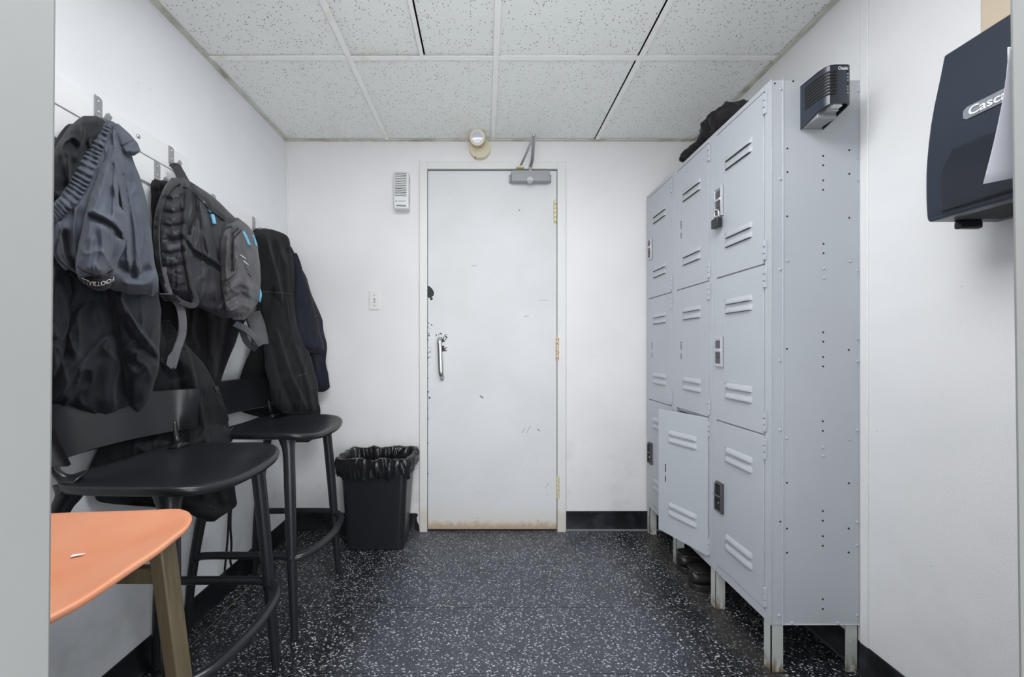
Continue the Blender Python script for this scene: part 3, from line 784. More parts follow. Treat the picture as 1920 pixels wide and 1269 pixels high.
m = MB()
for z in (a.z - .05, b.z + .055): m.box((b.x - .0005, YCH + .018, z - .02), (b.x + .0006, YCH + .022, z + .02))
m.build('side_slot', BLACKM, cm)
# light switch
a, b = P(692, 546, YB), P(713, 581, YB)
sw = tag(root('light_switch', ((a.x + b.x) / 2, YB, b.z)), 'small white toggle light switch on the back wall', 'light switch')
m = MB(); m.box((a.x, YB - .006, b.z), (b.x, YB, a.z)); m.build('plate', WHITEP, sw, bevel=.003)
xc = (a.x + b.x) / 2; zc = (a.z + b.z) / 2
m = MB(); m.box((xc - .005, YB - .008, zc - .012), (xc + .005, YB - .005, zc + .012)); m.build('toggle_slot', GREYINK, sw, bevel=.001)
m = MB(); m.tube([(xc, YB - .006, zc), (xc, YB - .018, zc - .007)], [.0045, .003], 8); m.build('toggle', WHITEP, sw, smooth=40)
for s_ in (-1, 1):
    m = MB(); m.ball((xc, YB - .0062, zc + s_ * .03), (.003, .001, .003), 8, 5); m.build('screw', DKMETAL, sw)

# ------------------------------------------------------------ paper towel dispenser and paper on the right
dp = tag(root('paper_towel_dispenser', (1.15, .72, 1.37)), 'dark navy paper towel dispenser on the right wall near the doorway', 'dispenser')
pf = [(1.108, 1.774), (1.098, 1.722), (1.077, 1.62), (1.0655, 1.52), (1.0635, 1.45), (1.066, 1.385), (1.072, 1.371)]
pf = [tuple(q) for q in cat_path(pf, 14)]
m = MB(); m.prism([(XR - .001, 1.774)] + pf + [(XR - .001, 1.371)], lambda u, v, h: (u, h, v), .56, .877); m.build('cover', DPLAST, dp, bevel=.006, seg=3)
def px_front(z): return float(np.interp(z, [q[1] for q in pf[::-1]], [q[0] for q in pf[::-1]]))
m = MB(); win = []
zs_ = [1.385 + k * (1.52 - 1.385) / 8 for k in range(9)]
rings = []
for z in zs_:
    t = (z - 1.385) / .135; yfar = .845 - .0 * t - (.02 * max(0, t - .7) / .3) ** 1
    X = px_front(z) - .007
    rings.append([(X, .575, z), (X, yfar, z), (X + .012, yfar + .004, z), (X + .012, .571, z)])
m.loft(rings); m.build('window_cover', GPLAST, dp, bevel=.004, seg=3)
m = MB(lambda a, b, c: (px_front(1.587) - .002 - c, .812 - a, 1.575 + b)); hh, LL = .028, .16
m.prism([(0, .006), (.006, 0), (LL - .006, 0), (LL, .006), (LL, hh - .006), (LL - .006, hh), (.006, hh), (0, hh - .006)], lambda u, v, h: (u, v, h), -.004, .002); m.build('badge', GREYINK, dp, bevel=.001)
vs, fs = text_geo('Cascades', .026, .0006, True)
m = MB(lambda a, b, c: (px_front(1.587) - .0048 - c, .802 - a, 1.5805 + b)); m.add(vs, fs); m.build('lettering', WHITEINK, dp)
m = MB(); m.box((1.10, .60, 1.3705), (1.21, .85, 1.374)); m.build('paper_slot', BLACKM, dp)
m = MB(); m.box((1.13, .862, 1.353), (1.185, .876, 1.372)); m.build('feed_knob', PLAST, dp, bevel=.004)

m = MB(); ns = 10; rings = []
for k in range(ns + 1):
    t = k / ns; z = 1.352 - t * .106
    row = []
    for q in range(9):
        s_ = q / 8
        curl = (1 - s_) ** 2 * (t ** 1.2) * .052 + .003
        row.append((.4945 + .048 * t * (1 - s_) ** 1 + s_ * .13, YN + curl, z))
    rings.append(row)
vs = [p for r_ in rings for p in r_] + [(p[0] + .0002, p[1] + .0006, p[2]) for r_ in rings for p in r_]
W_ = 9; N_ = W_ * (ns + 1); fs = []
for k in range(ns):
    for q in range(W_ - 1):
        i = k * W_ + q; fs += [(i, i + 1, i + W_ + 1, i + W_), (N_ + i + W_, N_ + i + W_ + 1, N_ + i + 1, N_ + i)]
rim = [q for q in range(W_)] + [k * W_ + W_ - 1 for k in range(1, ns + 1)] + [ns * W_ + q for q in range(W_ - 2, -1, -1)] + [k * W_ for k in range(ns - 1, 0, -1)]
fs += [(rim[i], rim[(i + 1) % len(rim)], N_ + rim[(i + 1) % len(rim)], N_ + rim[i]) for i in range(len(rim))]
m.add(vs, fs); tag(m.build('paper_sheet', PAPER, smooth=True), 'white sheet of paper curling off the doorway wall in front of the towel dispenser', 'paper')

# ------------------------------------------------------------ coat rails on the left wall
def rail(label, z0, z1, th, y0, y1):
    xw = min(XWL(z0), XWL(z1)); r = tag(root('coat_rail', (xw, (y0 + y1) / 2, z0)), label, 'coat rail')
    m = MB(); m.prism([(XWL(z0) - .001, z0), (XWL(z1) - .001, z1), (XWL(z1) + th, z1), (XWL(z0) + th, z0)], lambda u, v, h: (u, h, v), y0, y1); m.build('board', BOARD, r, bevel=.0015)
    return r, (XWL((z0 + z1) / 2) + th)
def hook(r, xf, y, z, mat=ALU, L=.062):
    m = MB(); m.prism([(y - .011, z - L / 2), (y + .011, z - L / 2), (y + .011, z + L / 2 - .006), (y + .005, z + L / 2), (y - .011, z + L / 2)], lambda u, v, h: (h, u, v), xf, xf + .003)
    m.tube([(xf + .002, y, z - L / 2 + .004), (xf + .012, y, z - L / 2 - .006), (xf + .028, y, z - L / 2 - .006), (xf + .034, y, z - L / 2 + .006), (xf + .034, y, z - L / 2 + .014)], .0065, 8, flat=(1.5, .4), up=(0, 0, 1))
    h = m.build('hook', mat, r, bevel=.0006)
    for s_ in (.016, -.014):
        m = MB(); m.ball((xf + .0035, y, z + s_), (.002, .0042, .0042), 8, 5); m.build('screw', CHROME, h, smooth=True)
r1, x1f = rail('upper white painted board of steel hooks holding the sweatpants and backpack', 1.722, 1.80, .013, .42, 1.41)
r2, x2f = rail('lower white painted board of hooks running to the back corner behind the coats', 1.632, 1.72, .010, .42, 2.08)
hook(r1, x1f, 1.075, 1.782); hook(r1, x1f, 1.325, 1.772); hook(r1, x1f, .8, 1.775)
m = MB(); m.ball((x1f + .001, 1.20, 1.768), (.004, .007, .007), 10, 6); m.build('screw', STEEL, r1, smooth=True)
for y in (1.27, 1.535, 1.80, 2.03): hook(r2, x2f, y, 1.687)
def tri(px, py, X): return PX(px, py, X)

# ------------------------------------------------------------ hanging clothes: solids built as cloth lobes between given edges
def seg_d(px, py, a, b):
    ax, ay = a; bx, by = b; dx, dy = bx - ax, by - ay; L2 = dx * dx + dy * dy + 1e-9
    t = np.clip(((px - ax) * dx + (py - ay) * dy) / L2, 0, 1)
    return np.hypot(px - ax - t * dx, py - ay - t * dy), ((px - ax) * dy - (py - ay) * dx)
def folds_disp(px, py, folds):
    d = np.zeros_like(px)
    for f in folds:
        pts, w_, amp = f[:3]
        best = np.full_like(px, 1e9); sg = np.zeros_like(px)
        for a, b in zip(pts[:-1], pts[1:]):
            q, s_ = seg_d(px, py, a, b); mk = q < best; best = np.where(mk, q, best); sg = np.where(mk, np.sign(s_), sg)
        if len(f) > 3:      # step-like fold: sharp on one side
            ww = np.where(sg * f[3] > 0, w_ * .35, w_ * 1.3)
        else: ww = w_
        d += amp * np.exp(-(best / ww) ** 2)
    return d
def garment(name, rows, mat, parent=None, nu=90, nv=120, folds=(), thick=.010, wr=(.006, 30, 75), seed=0, p=.55, rib=None, hem=0.0):
    ys_ = [r[0] for r in rows]; vv = np.linspace(0, 1, nv + 1)
    py1 = ys_[0] + (ys_[-1] - ys_[0]) * vv
    arr = np.array(rows, float)
    def sm(col):   # smooth interpolation
        base = np.interp(py1, ys_, arr[:, col]); k = max(1, nv // 40)
        ker = np.hanning(2 * k + 3)[1:-1]; ker /= ker.sum(); pad = np.pad(base, k + 0, mode='edge'); out = np.convolve(pad, ker, 'valid')
        out[0], out[-1] = base[0], base[-1]; return out[:len(base)]
    l, r_, Xl, Xr, t = [sm(c)[:, None] for c in (1, 2, 3, 4, 5)]
    u = np.linspace(0, 1, nu + 1)[None, :]; u = (1 - np.cos(np.pi * u)) / 2 * .6 + u * .4
    px = l + (r_ - l) * u; py = np.repeat(py1[:, None], nu + 1, 1)
    wob = np.array([[noise.noise(Vector((a * .03, b * .03, seed))) for a in (0,)] for b in py1]) * 3
    px = px + wob * (1 - 0 * u)
    Yl, Yr = Xl * F / (l - CX), Xr * F / (r_ - CX); Yb = Yl + (Yr - Yl) * u
    edge = np.clip(np.sin(np.pi * u), 0, 1) ** p
    vv2 = np.repeat(vv[:, None], nu + 1, 1); ve = np.clip(np.minimum(vv2, 1 - vv2) * 14, 0, 1) ** .5
    disp = t * edge * ve + folds_disp(px, py, folds) * np.clip(edge * 1.6, 0, 1) * np.clip(ve, .15, 1)
    Yf = Yb - disp
    nz = np.zeros_like(px)
    a_, sx, sy = wr
    for i in range(px.shape[0]):
        for j in range(px.shape[1]):
            v = Vector((px[i, j] / sx, py[i, j] / (sy * .8), seed * 1.7)); w2 = noise.noise_vector(v * .6) * .8
            q_ = 1 - abs(noise.noise(v * .8 + w2)) * 2.0; nz[i, j] = q_ * abs(q_) * 1.3 + .22 * noise.noise(v * 2.6 + w2)
    Yf -= a_ * nz * edge
    if rib is not None: Yf -= rib(px, py) * edge
    zf = H + (CY - py) * Yf / F
    xw = XL0 + (XL1 - XL0) * zf / ZC + .008
    Ywall = xw * F / (px - CX)
    Yf = np.minimum(Yf, Ywall - .002)
    Yk = np.minimum(np.maximum(Yb + thick * edge * ve, Yf + .004), Ywall)
    Yk = np.where((edge < 1e-3) | (ve < 1e-3), Yf, Yk)
    m = MB(); R, Cn = px.shape
    fv = [tuple(P(px[i, j], py[i, j], Yf[i, j])) for i in range(R) for j in range(Cn)]
    bv = [tuple(P(px[i, j], py[i, j], Yk[i, j])) for i in range(R) for j in range(Cn)]
    fs = []; idx = lambda i, j: i * Cn + j
    def bidx(i, j): return idx(i, j) if i in (0, R - 1) or j in (0, Cn - 1) else R * Cn + idx(i, j)
    for i in range(R - 1):
        for j in range(Cn - 1):
            fs.append((idx(i, j), idx(i, j + 1), idx(i + 1, j + 1), idx(i + 1, j)))
            fs.append((bidx(i, j), bidx(i + 1, j), bidx(i + 1, j + 1), bidx(i, j + 1)))
    m.add(fv + bv, fs)
    return m.build(name, mat, parent, smooth=True)
def seam(name, tr, pts, r, mat, parent, lift=.0, n=40, flat=None):
    q = cat_path(pts, n); last = 1.3; out = []
    for a in q:
        y = hit(tr, a[0], a[1], last) ; last = y; out.append(P(a[0], a[1], y - lift))
    m = MB(); m.tube(out, r, 8, flat=flat, up=(.6, -.8, 0)); return m.build(name, mat, parent, smooth=True)
def patch(name, tr, pts, width, mat, parent, lift, ns=60, nw=10, rib=None, under=.012):
    q = cat_path(pts, ns); g = []; last = 1.2
    for k, a in enumerate(q):
        t = q[min(k + 1, ns)] - q[max(k - 1, 0)]; t = t[:2] / (np.linalg.norm(t[:2]) + 1e-9); n_ = np.array([-t[1], t[0]])
        wd = a[2] if len(a) > 2 else width; row = []
        for j in range(nw + 1):
            s_ = j / nw * 2 - 1; x, y = a[0] + n_[0] * s_ * wd / 2, a[1] + n_[1] * s_ * wd / 2
            Y = hit(tr, x, y, last); last = Y
            L = lift * math.sqrt(max(0, 1 - s_ ** 4)) + (rib(k / ns, s_) if rib else 0)
            row.append((x, y, Y, L))
        g.append(row)
    m = MB(); W2 = nw + 1
    fv = [tuple(P(x, y, Y - L - .0006)) for r in g for x, y, Y, L in r]; bv = [tuple(P(x, y, Y + under)) for r in g for x, y, Y, L in r]
    N2 = len(fv); fs = []
    for k in range(ns):
        for j in range(nw):
            i = k * W2 + j; fs += [(i, i + 1, i + W2 + 1, i + W2), (N2 + i + W2, N2 + i + W2 + 1, N2 + i + 1, N2 + i)]
    rim = [j for j in range(W2)] + [k * W2 + nw for k in range(1, ns + 1)] + [ns * W2 + j for j in range(nw - 1, -1, -1)] + [k * W2 for k in range(ns - 1, 0, -1)]
    fs += [(rim[i], rim[(i + 1) % len(rim)], N2 + rim[(i + 1) % len(rim)], N2 + rim[i]) for i in range(len(rim))]
    m.add(fv + bv, fs); return m.build(name, mat, parent, smooth=55)

def gr(name, px, py, X, label, cat, group='clothes hanging on the left wall'):
    p_ = PX(px, py, X); return tag(root(name, (p_.x, p_.y, p_.z)), label, cat)

# leftmost black hooded jacket
jk = gr('hooded_jacket', 165, 700, -1.1, 'black hooded jacket hanging farthest left behind the grey sweatpants', 'jacket')
garment('body', [(232, 128, 190, -1.12, -1.10, .02), (250, 110, 215, -1.12, -1.09, .03), (300, 84, 238, -1.11, -1.08, .05), (400, 60, 262, -1.10, -1.06, .05), (520, 52, 290, -1.10, -1.05, .05), (600, 48, 302, -1.10, -1.06, .04), (700, 44, 318, -1.10, -1.07, .03), (760, 42, 326, -1.10, -1.08, .02), (800, 44, 320, -1.10, -1.09, .02)], JACK, jk, wr=(.012, 28, 80), seed=2)
garment('hood', [(217, 158, 182, -1.10, -1.09, .01), (224, 146, 196, -1.09, -1.08, .03), (245, 122, 200, -1.07, -1.07, .04), (290, 96, 180, -1.06, -1.06, .05), (340, 80, 150, -1.06, -1.06, .05), (400, 70, 120, -1.06, -1.06, .03)], JACK, jk, nu=50, nv=70, wr=(.014, 20, 50), seed=5)

garment('sleeve', [(500, 84, 132, -1.05, -1.04, .02), (560, 80, 142, -1.04, -1.02, .04), (620, 74, 134, -1.04, -1.02, .05), (680, 68, 122, -1.05, -1.04, .04), (720, 66, 112, -1.06, -1.05, .01)], TROU, jk, nu=50, nv=70, wr=(.008, 20, 50), seed=6)
# black trousers under the sweatpants
tw = gr('work_trousers', 200, 740, -1.05, 'black navy work trousers hanging below the grey sweatpants, behind the near stool', 'trousers')
garment('leg', [(470, 100, 180, -1.08, -1.05, .02), (540, 66, 215, -1.07, -1.03, .04), (620, 50, 226, -1.07, -1.03, .05), (680, 48, 236, -1.08, -1.04, .05), (745, 46, 240, -1.09, -1.06, .03), (790, 48, 236, -1.10, -1.08, .02)], TROU, tw, wr=(.010, 34, 70), seed=11,
        folds=[([(240, 600), (170, 655), (130, 700)], 8, -.012), ([(150, 540), (140, 640), (120, 740)], 18, .016), ([(190, 560), (205, 650), (200, 750)], 14, .014)])
garment('leg', [(470, 180, 290, -1.05, -1.02, .02), (540, 196, 298, -1.02, -1.00, .04), (600, 214, 301, -1.02, -.995, .05), (660, 222, 300, -1.03, -1.01, .05), (700, 232, 296, -1.05, -1.03, .04), (745, 238, 282, -1.07, -1.06, .03), (785, 240, 276, -1.09, -1.08, .02)], TROU, tw, wr=(.010, 30, 60), seed=14,
        folds=[([(225, 560), (262, 620), (300, 665)], 9, .022, 1), ([(235, 600), (265, 650), (298, 676)], 7, -.02), ([(230, 690), (262, 700), (290, 680)], 10, .012)])
# grey sweatpants
sp = gr('sweatpants', 200, 600, -1.0, 'dark grey fleece sweatpants hung by the gathered waistband on the first hook', 'trousers')
body = garment('body', [(226, 176, 206, -1.11, -1.08, .01), (234, 168, 224, -1.10, -1.06, .03), (258, 156, 238, -1.09, -1.05, .04), (290, 143, 246, -1.07, -1.03, .05), (330, 125, 262, -1.05, -1.01, .06), (380, 98, 276, -1.03, -1.0, .07), (430, 92, 283, -1.02, -.985, .07), (480, 104, 289, -1.01, -.97, .07), (505, 128, 292, -1.005, -.965, .07), (528, 170, 297, -1.0, -.96, .06), (545, 216, 297, -.99, -.965, .04), (556, 244, 288, -.985, -.97, .015)], SWEAT, sp, nu=130, nv=170, wr=(.009, 26, 80), seed=21,
        folds=[([(212, 250), (218, 320), (236, 420), (240, 500)], 8, .020, -1), ([(228, 300), (240, 360), (256, 440), (262, 510)], 8, .016, 1), ([(250, 320), (268, 400), (284, 500)], 7, .014), ([(232, 330), (246, 430), (250, 520)], 5, -.018), ([(228, 500), (255, 516), (280, 505)], 9, -.03), ([(240, 534), (270, 536), (294, 518)], 8, .018), ([(120, 440), (126, 480), (150, 505)], 7, -.03), ([(110, 420), (114, 470), (130, 510)], 5, .018), ([(262, 300), (272, 380), (286, 460)], 5, .012)])
leg = garment('leg', [(272, 204, 216, -1.0, -.99, .0), (300, 196, 220, -.985, -.97, .02), (340, 178, 222, -.96, -.95, .035), (385, 163, 222, -.94, -.94, .045), (400, 160, 236, -.93, -.93, .045), (430, 154, 242, -.92, -.93, .05), (460, 147, 238, -.915, -.93, .05), (490, 142, 222, -.91, -.92, .05), (512, 141, 214, -.91, -.92, .045), (524, 150, 208, -.915, -.92, .02)], SWEAT, sp, nu=90, nv=110, wr=(.006, 22, 60), seed=33, thick=.02,
        folds=[([(174, 402), (196, 412), (216, 426), (226, 440)], 6, -.032, 1), ([(170, 396), (192, 404), (214, 416)], 5, .012), ([(192, 430), (196, 470), (186, 505)], 9, .016), ([(215, 440), (212, 480), (200, 512)], 6, -.012), ([(200, 310), (192, 350), (176, 392)], 6, .012), ([(212, 310), (208, 360), (206, 400)], 5, -.016), ([(222, 380), (212, 345), (216, 310)], 5, .012), ([(172, 450), (165, 500)], 7, .010)])
cuff = garment('cuff', [(511, 144, 214, -.925, -.93, .02), (522, 146, 213, -.925, -.93, .04), (532, 158, 210, -.93, -.935, .035), (541, 172, 203, -.935, -.94, .02), (545, 180, 196, -.94, -.94, .0)], SHIRT, sp, nu=50, nv=30, wr=(.002, 20, 20), seed=3)
tr = tree(cuff, leg)
vs, fs = text_geo('FOOTBALL', 1.0, 0.02, True)
wmax = max(v[0] for v in vs); m = MB()
trc = tree(cuff)
def ft(a, b, c):
    s_ = a / wmax; x = 215 - s_ * 62; arc = math.sin(math.pi * (1 - (x - 153) / 62)) if 153 <= x <= 215 else 0
    y = 519.5 + 9.0 * max(0, arc) + b * 11 - (x - 184) * .04
    Y = hit(trc, min(max(x, 156), 208), min(y, 538), 0.86)
    return tuple(P(x, y, Y - .0012 - c * .02))
m.add([ft(*v) for v in vs], fs); m.build('lettering', WHITEINK, sp)
garment('hem_flap', [(232, 205, 222, -1.06, -1.05, .01), (250, 214, 243, -1.04, -1.03, .02), (268, 222, 258, -1.02, -1.01, .025), (284, 228, 265, -1.01, -1.0, .025), (292, 236, 252, -1.01, -1.005, .01)], SWEAT, sp, nu=40, nv=36, wr=(.003, 20, 30), seed=8, folds=[([(226, 276), (246, 266), (256, 264)], 1.6, -.008)])
trb = tree(body)
patch('waistband', trb, [(196, 232, 34), (183, 262, 36), (168, 298, 40), (152, 336, 40), (132, 370, 38), (108, 396, 34), (86, 412, 30)], 36, SWEAT, sp, .010, ns=260, nw=14, rib=lambda s_, t: .0042 * math.sin(s_ * 150 + 2.0 * math.sin(s_ * 23) + t * .8) * (1 if abs(t) < .85 else .2) * (abs(math.sin(t * 3.1)) * .6 + .4))
seam('seam', trb, [(110, 445), (104, 470), (112, 490), (126, 505)], .004, SWEAT, sp)
tc = tree(leg); seam('seam', tc, [(146, 500), (165, 512), (190, 516), (212, 506)], .0016, JACK, sp)

# black shirt behind the backpack, dusty apron
sh = gr('black_shirt', 380, 720, -1.1, 'black shirt hanging behind and below the grey backpack', 'shirt')
garment('body', [(338, 286, 312, -1.13, -1.12, .0), (345, 283, 322, -1.12, -1.11, .01), (400, 284, 400, -1.12, -1.10, .02), (500, 286, 470, -1.12, -1.09, .03), (590, 290, 466, -1.12, -1.06, .05), (620, 296, 450, -1.12, -1.06, .05), (660, 306, 434, -1.12, -1.07, .04), (705, 320, 417, -1.12, -1.08, .03), (760, 330, 408, -1.12, -1.09, .02)], SHIRT, sh, wr=(.012, 24, 80), seed=41, folds=[([(400, 600), (396, 700)], 10, .02), ([(430, 590), (412, 690)], 8, -.016)])
seam('strap', tree(bpy.data.objects[sh.children[0].name]), [(294, 338), (292, 352), (296, 372)], .009, SHIRT, sh, flat=(1, .4))
ap = gr('apron', 380, 950, -1.1, 'dusty black apron with long ties hanging behind the near stool', 'apron')
apb = garment('body', [(600, 296, 318, -1.11, -1.09, .01), (640, 290, 345, -1.10, -1.07, .03), (680, 286, 380, -1.10, -1.05, .045), (710, 282, 399, -1.11, -.995, .01), (760, 270, 420, -1.12, -.955, .0), (800, 236, 430, -1.12, -.955, .0), (830, 190, 433, -1.115, -.935, .02), (880, 165, 436, -1.115, -.95, .015), (920, 172, 441, -1.115, -.96, .015), (945, 185, 445, -1.115, -.97, .01), (952, 330, 440, -1.05, -.98, .01), (968, 365, 415, -1.03, -.99, .01), (978, 385, 402, -1.02, -1.0, .0)], APRON, ap, wr=(.010, 30, 90), seed=52, nv=150,
        folds=[([(350, 650), (372, 740), (392, 830)], 9, .018, 1), ([(330, 680), (350, 780)], 8, -.015), ([(400, 870), (420, 940)], 8, .012)])
m = MB()
for pts in ([(430, 940), (428, 990), (425, 1030), (421, 1075), (420, 1090)], [(434, 938), (432, 985), (434, 1020), (432, 1050), (434, 1062)]):
    m.tube([PX(a, b, -1.075) for a, b in [tuple(q) for q in cat_path(pts, 16)]], .0034, 6, flat=(1.2, .5), up=(.7, -.7, 0))
m.build('tie', APRON, ap, smooth=True)

# backpack
bp = gr('backpack', 390, 600, -1.05, 'charcoal grey nylon backpack with light blue zip pulls hanging between the coats', 'backpack')
bb0 = garment('body', [(333, 322, 345, -1.08, -1.06, .01), (345, 312, 366, -1.07, -1.03, .03), (362, 303, 392, -1.06, -1.0, .05), (385, 297, 418, -1.05, -.98, .07), (410, 294, 442, -1.04, -.96, .08), (440, 293, 466, -1.03, -.95, .09), (480, 295, 476, -1.02, -.95, .09), (520, 302, 478, -1.02, -.95, .09), (545, 316, 476, -1.01, -.95, .08), (565, 350, 474, -1.0, -.95, .06), (582, 385, 468, -.98, -.95, .04), (596, 415, 455, -.97, -.95, .01)], PACK, bp, nu=120, nv=130, wr=(.007, 16, 60), seed=61, thick=.04,
        folds=[([(352, 350), (347, 400), (343, 445), (352, 500), (362, 560)], 4, .016), ([(360, 350), (368, 400), (352, 436)], 4, -.016), ([(344, 440), (365, 466), (390, 482), (414, 498)], 4, .012), ([(345, 446), (366, 474), (390, 490), (412, 505)], 4, -.016), ([(375, 380), (384, 440), (395, 480)], 6, .014), ([(392, 400), (402, 450), (412, 490)], 5, -.014), ([(300, 560 - 18), (330, 545)], 6, .01)] +
        [([(306 + k * 1.0, 372 + k * 26), (326, 376 + k * 25), (344, 370 + k * 25)], 4.5, -.012) for k in range(6)])
pk = garment('front_pocket', [(408, 432, 446, -.97, -.95, .0), (420, 418, 462, -.955, -.93, .03), (436, 412, 476, -.945, -.915, .05), (460, 411, 483, -.935, -.905, .05), (500, 413, 488, -.94, -.90, .05), (540, 416, 489, -.935, -.90, .05), (565, 420, 485, -.93, -.905, .05), (585, 426, 474, -.92, -.91, .04), (600, 438, 458, -.925, -.915, .0)], PACKL, bp, nu=90, nv=110, wr=(.004, 15, 40), seed=71, thick=.02,
        folds=[([(436, 430), (433, 470), (435, 508)], 3.5, -.014), ([(428, 445), (424, 490), (424, 520)], 5, .012), ([(420, 528), (440, 512), (446, 488)], 4, .016, -1), ([(425, 545), (450, 530), (484, 545)], 6, .010), ([(428, 565), (452, 552), (478, 566)], 5, -.012), ([(432, 582), (455, 572), (474, 580)], 5, .012), ([(450, 500), (462, 530), (470, 560)], 6, .010)])
tB = tree(bb0, pk)
seam('zip', tB, [(358, 346), (364, 372), (361, 404), (351, 440)], .004, PIPE, bp)
seam('zip', tB, [(365, 348), (371, 375), (366, 408), (357, 438)], .003, PIPE, bp)
seam('piping', tB, [(342, 442), (362, 464), (388, 480), (413, 498)], .0042, PIPE, bp, .001)
seam('piping', tB, [(352, 352), (346, 400), (342, 442), (348, 490), (358, 545)], .0032, PIPE, bp, .001)
seam('zip', tB, [(446, 428), (436, 442), (433, 470), (435, 508)], .004, PIPE, bp)
seam('zip', tB, [(452, 432), (440, 446), (438, 472), (439, 506)], .003, PIPE, bp)
seam('piping', tB, [(434, 424), (420, 432), (414, 460), (415, 500), (418, 540), (420, 575)], .003, PIPE, bp, .001)
patch('back_panel', tB, [(338, 352, 20), (322, 380, 34), (318, 420, 42), (320, 460, 42), (326, 500, 38), (334, 532, 30)], 38, PACK, bp, .012, ns=110, nw=14, rib=lambda s_, t: -.0042 * max(0, math.sin(s_ * 38 + t * .9 + math.sin(t * 3))) ** 3 * (1 - t * t))
patch('shoulder_strap', tB, [(336, 340, 10), (318, 352, 12), (303, 378, 13), (295, 415, 13), (294, 455, 13), (298, 495, 12), (306, 530, 11), (316, 556, 10)], 12, STRAPM, bp, .022, ns=80, nw=8)
patch('top_strap', tB, [(345, 346, 12), (358, 352, 12), (378, 370, 14), (400, 392, 14), (424, 410, 12)], 12, PIPE, bp, .010, ns=40, nw=6)
# hanging loop on the second hook
def web(name, pts, X, wdt, mat, n=40, t=.0012):
    q = cat_path(pts, n); path = []; 
    for a in q:
        xx = a[2] if len(a) > 2 else X; path.append(PX(a[0], a[1], xx))
    m = MB(); m.tube(path, 1.0, 8, flat=(wdt / 2, t), up=(.55, -.8, .1)); return m.build(name, mat, bp, smooth=True)
hn = PX(327, 314, -1.115)
web('hanging_loop', [(323, 316, -1.115), (330, 312, -1.105), (334, 318, -1.09), (340, 332, -1.07), (346, 348, -1.04)], -1.09, .028, STRAPM)
web('hanging_loop', [(330, 312, -1.12), (338, 318, -1.12), (346, 332, -1.10), (356, 352, -1.06)], -1.1, .016, PIPE)
web('webbing', [(306, 500, -.985), (312, 530, -.985), (320, 558, -.985)], 0, .016, WEB)
web('webbing', [(318, 520, -.985), (336, 518, -.97), (352, 532, -.955), (364, 556, -.95), (366, 568, -.95), (358, 573, -.955), (338, 566, -.97), (326, 556, -.985)], 0, .020, STRAPM)
web('webbing_tail', [(322, 556, -.985), (336, 572, -.98), (342, 600, -.975), (341, 628, -.975), (332, 655, -.98), (326, 676, -.985), (322, 690, -.99)], 0, .022, WEB)
web('hip_strap', [(440, 606, -.97), (462, 618, -.95), (480, 634, -.935), (489, 648, -.93)], 0, .026, WEB)
web('hip_strap', [(472, 586, -.945), (480, 606, -.94), (486, 628, -.935), (489, 646, -.93)], 0, .060, PACKL)
web('hip_strap', [(452, 612, -.965), (462, 640, -.965), (480, 656, -.96)], 0, .022, STRAPM)
m = MB(); c0 = PX(316, 556, -.975)
bd = (PX(326, 568, -.975) - c0).normalized(); bs = Vector((.8, .6, 0)); bn = bd.cross(bs).normalized()
for k in range(3):
    c = c0 + bd * (-.008 + k * .011)
    m.tube([c - bs * .016, c + bs * .016], .0045, 8, flat=(1, .8))
m.tube([c0 - bd * .012 - bs * .016, c0 + bd * .02 - bs * .016], .0035, 8); m.tube([c0 - bd * .012 + bs * .016, c0 + bd * .02 + bs * .016], .0035, 8)
m.build('buckle', PLAST, bp, smooth=40)
m = MB(); q = [PX(a, b, -.984) for a, b in ((325, 656), (336, 664), (334, 680), (322, 692), (312, 684), (315, 668))]
m.add([tuple(v) for v in q] + [tuple(v + Vector((.003, -.004, 0))) for v in q], [(5, 4, 3, 2, 1, 0), (6, 7, 8, 9, 10, 11)] + [(i, (i + 1) % 6, 6 + (i + 1) % 6, 6 + i) for i in range(6)]); m.build('strap_end_patch', WEB, bp, bevel=.001)
for pts, r_ in (([(380, 378), (388, 386), (396, 398)], .0045), ([(398, 402), (400, 410), (402, 420)], .006), ([(456, 434), (462, 446), (468, 460)], .0055), ([(474, 441), (478, 450), (481, 461)], .004)):
    o_ = seam('zip_pull', tB, pts, r_, BLUE, bp, .004, 10, flat=(1, .5)); o_['label'] = 'light blue cord zip pull'
m = MB(); m.tube([PX(488, 542, -.90), PX(489, 552, -.895), PX(487, 566, -.895)], [.003, .006, .005], 8, flat=(1, .6)); m.build('zip_pull', BLUE, bp, smooth=True)['label'] = 'light blue cord zip pull'
for pts, mt in (([(451, 478), (461, 485)], WHITEINK), ([(457, 489), (466, 497)], WHITEINK), ([(462, 500), (469, 508)], GREYINK), ([(465, 512), (471, 519)], BLACKM)):
    seam('reflective_dash', tB, pts, .0016, mt, bp, .001, 6)

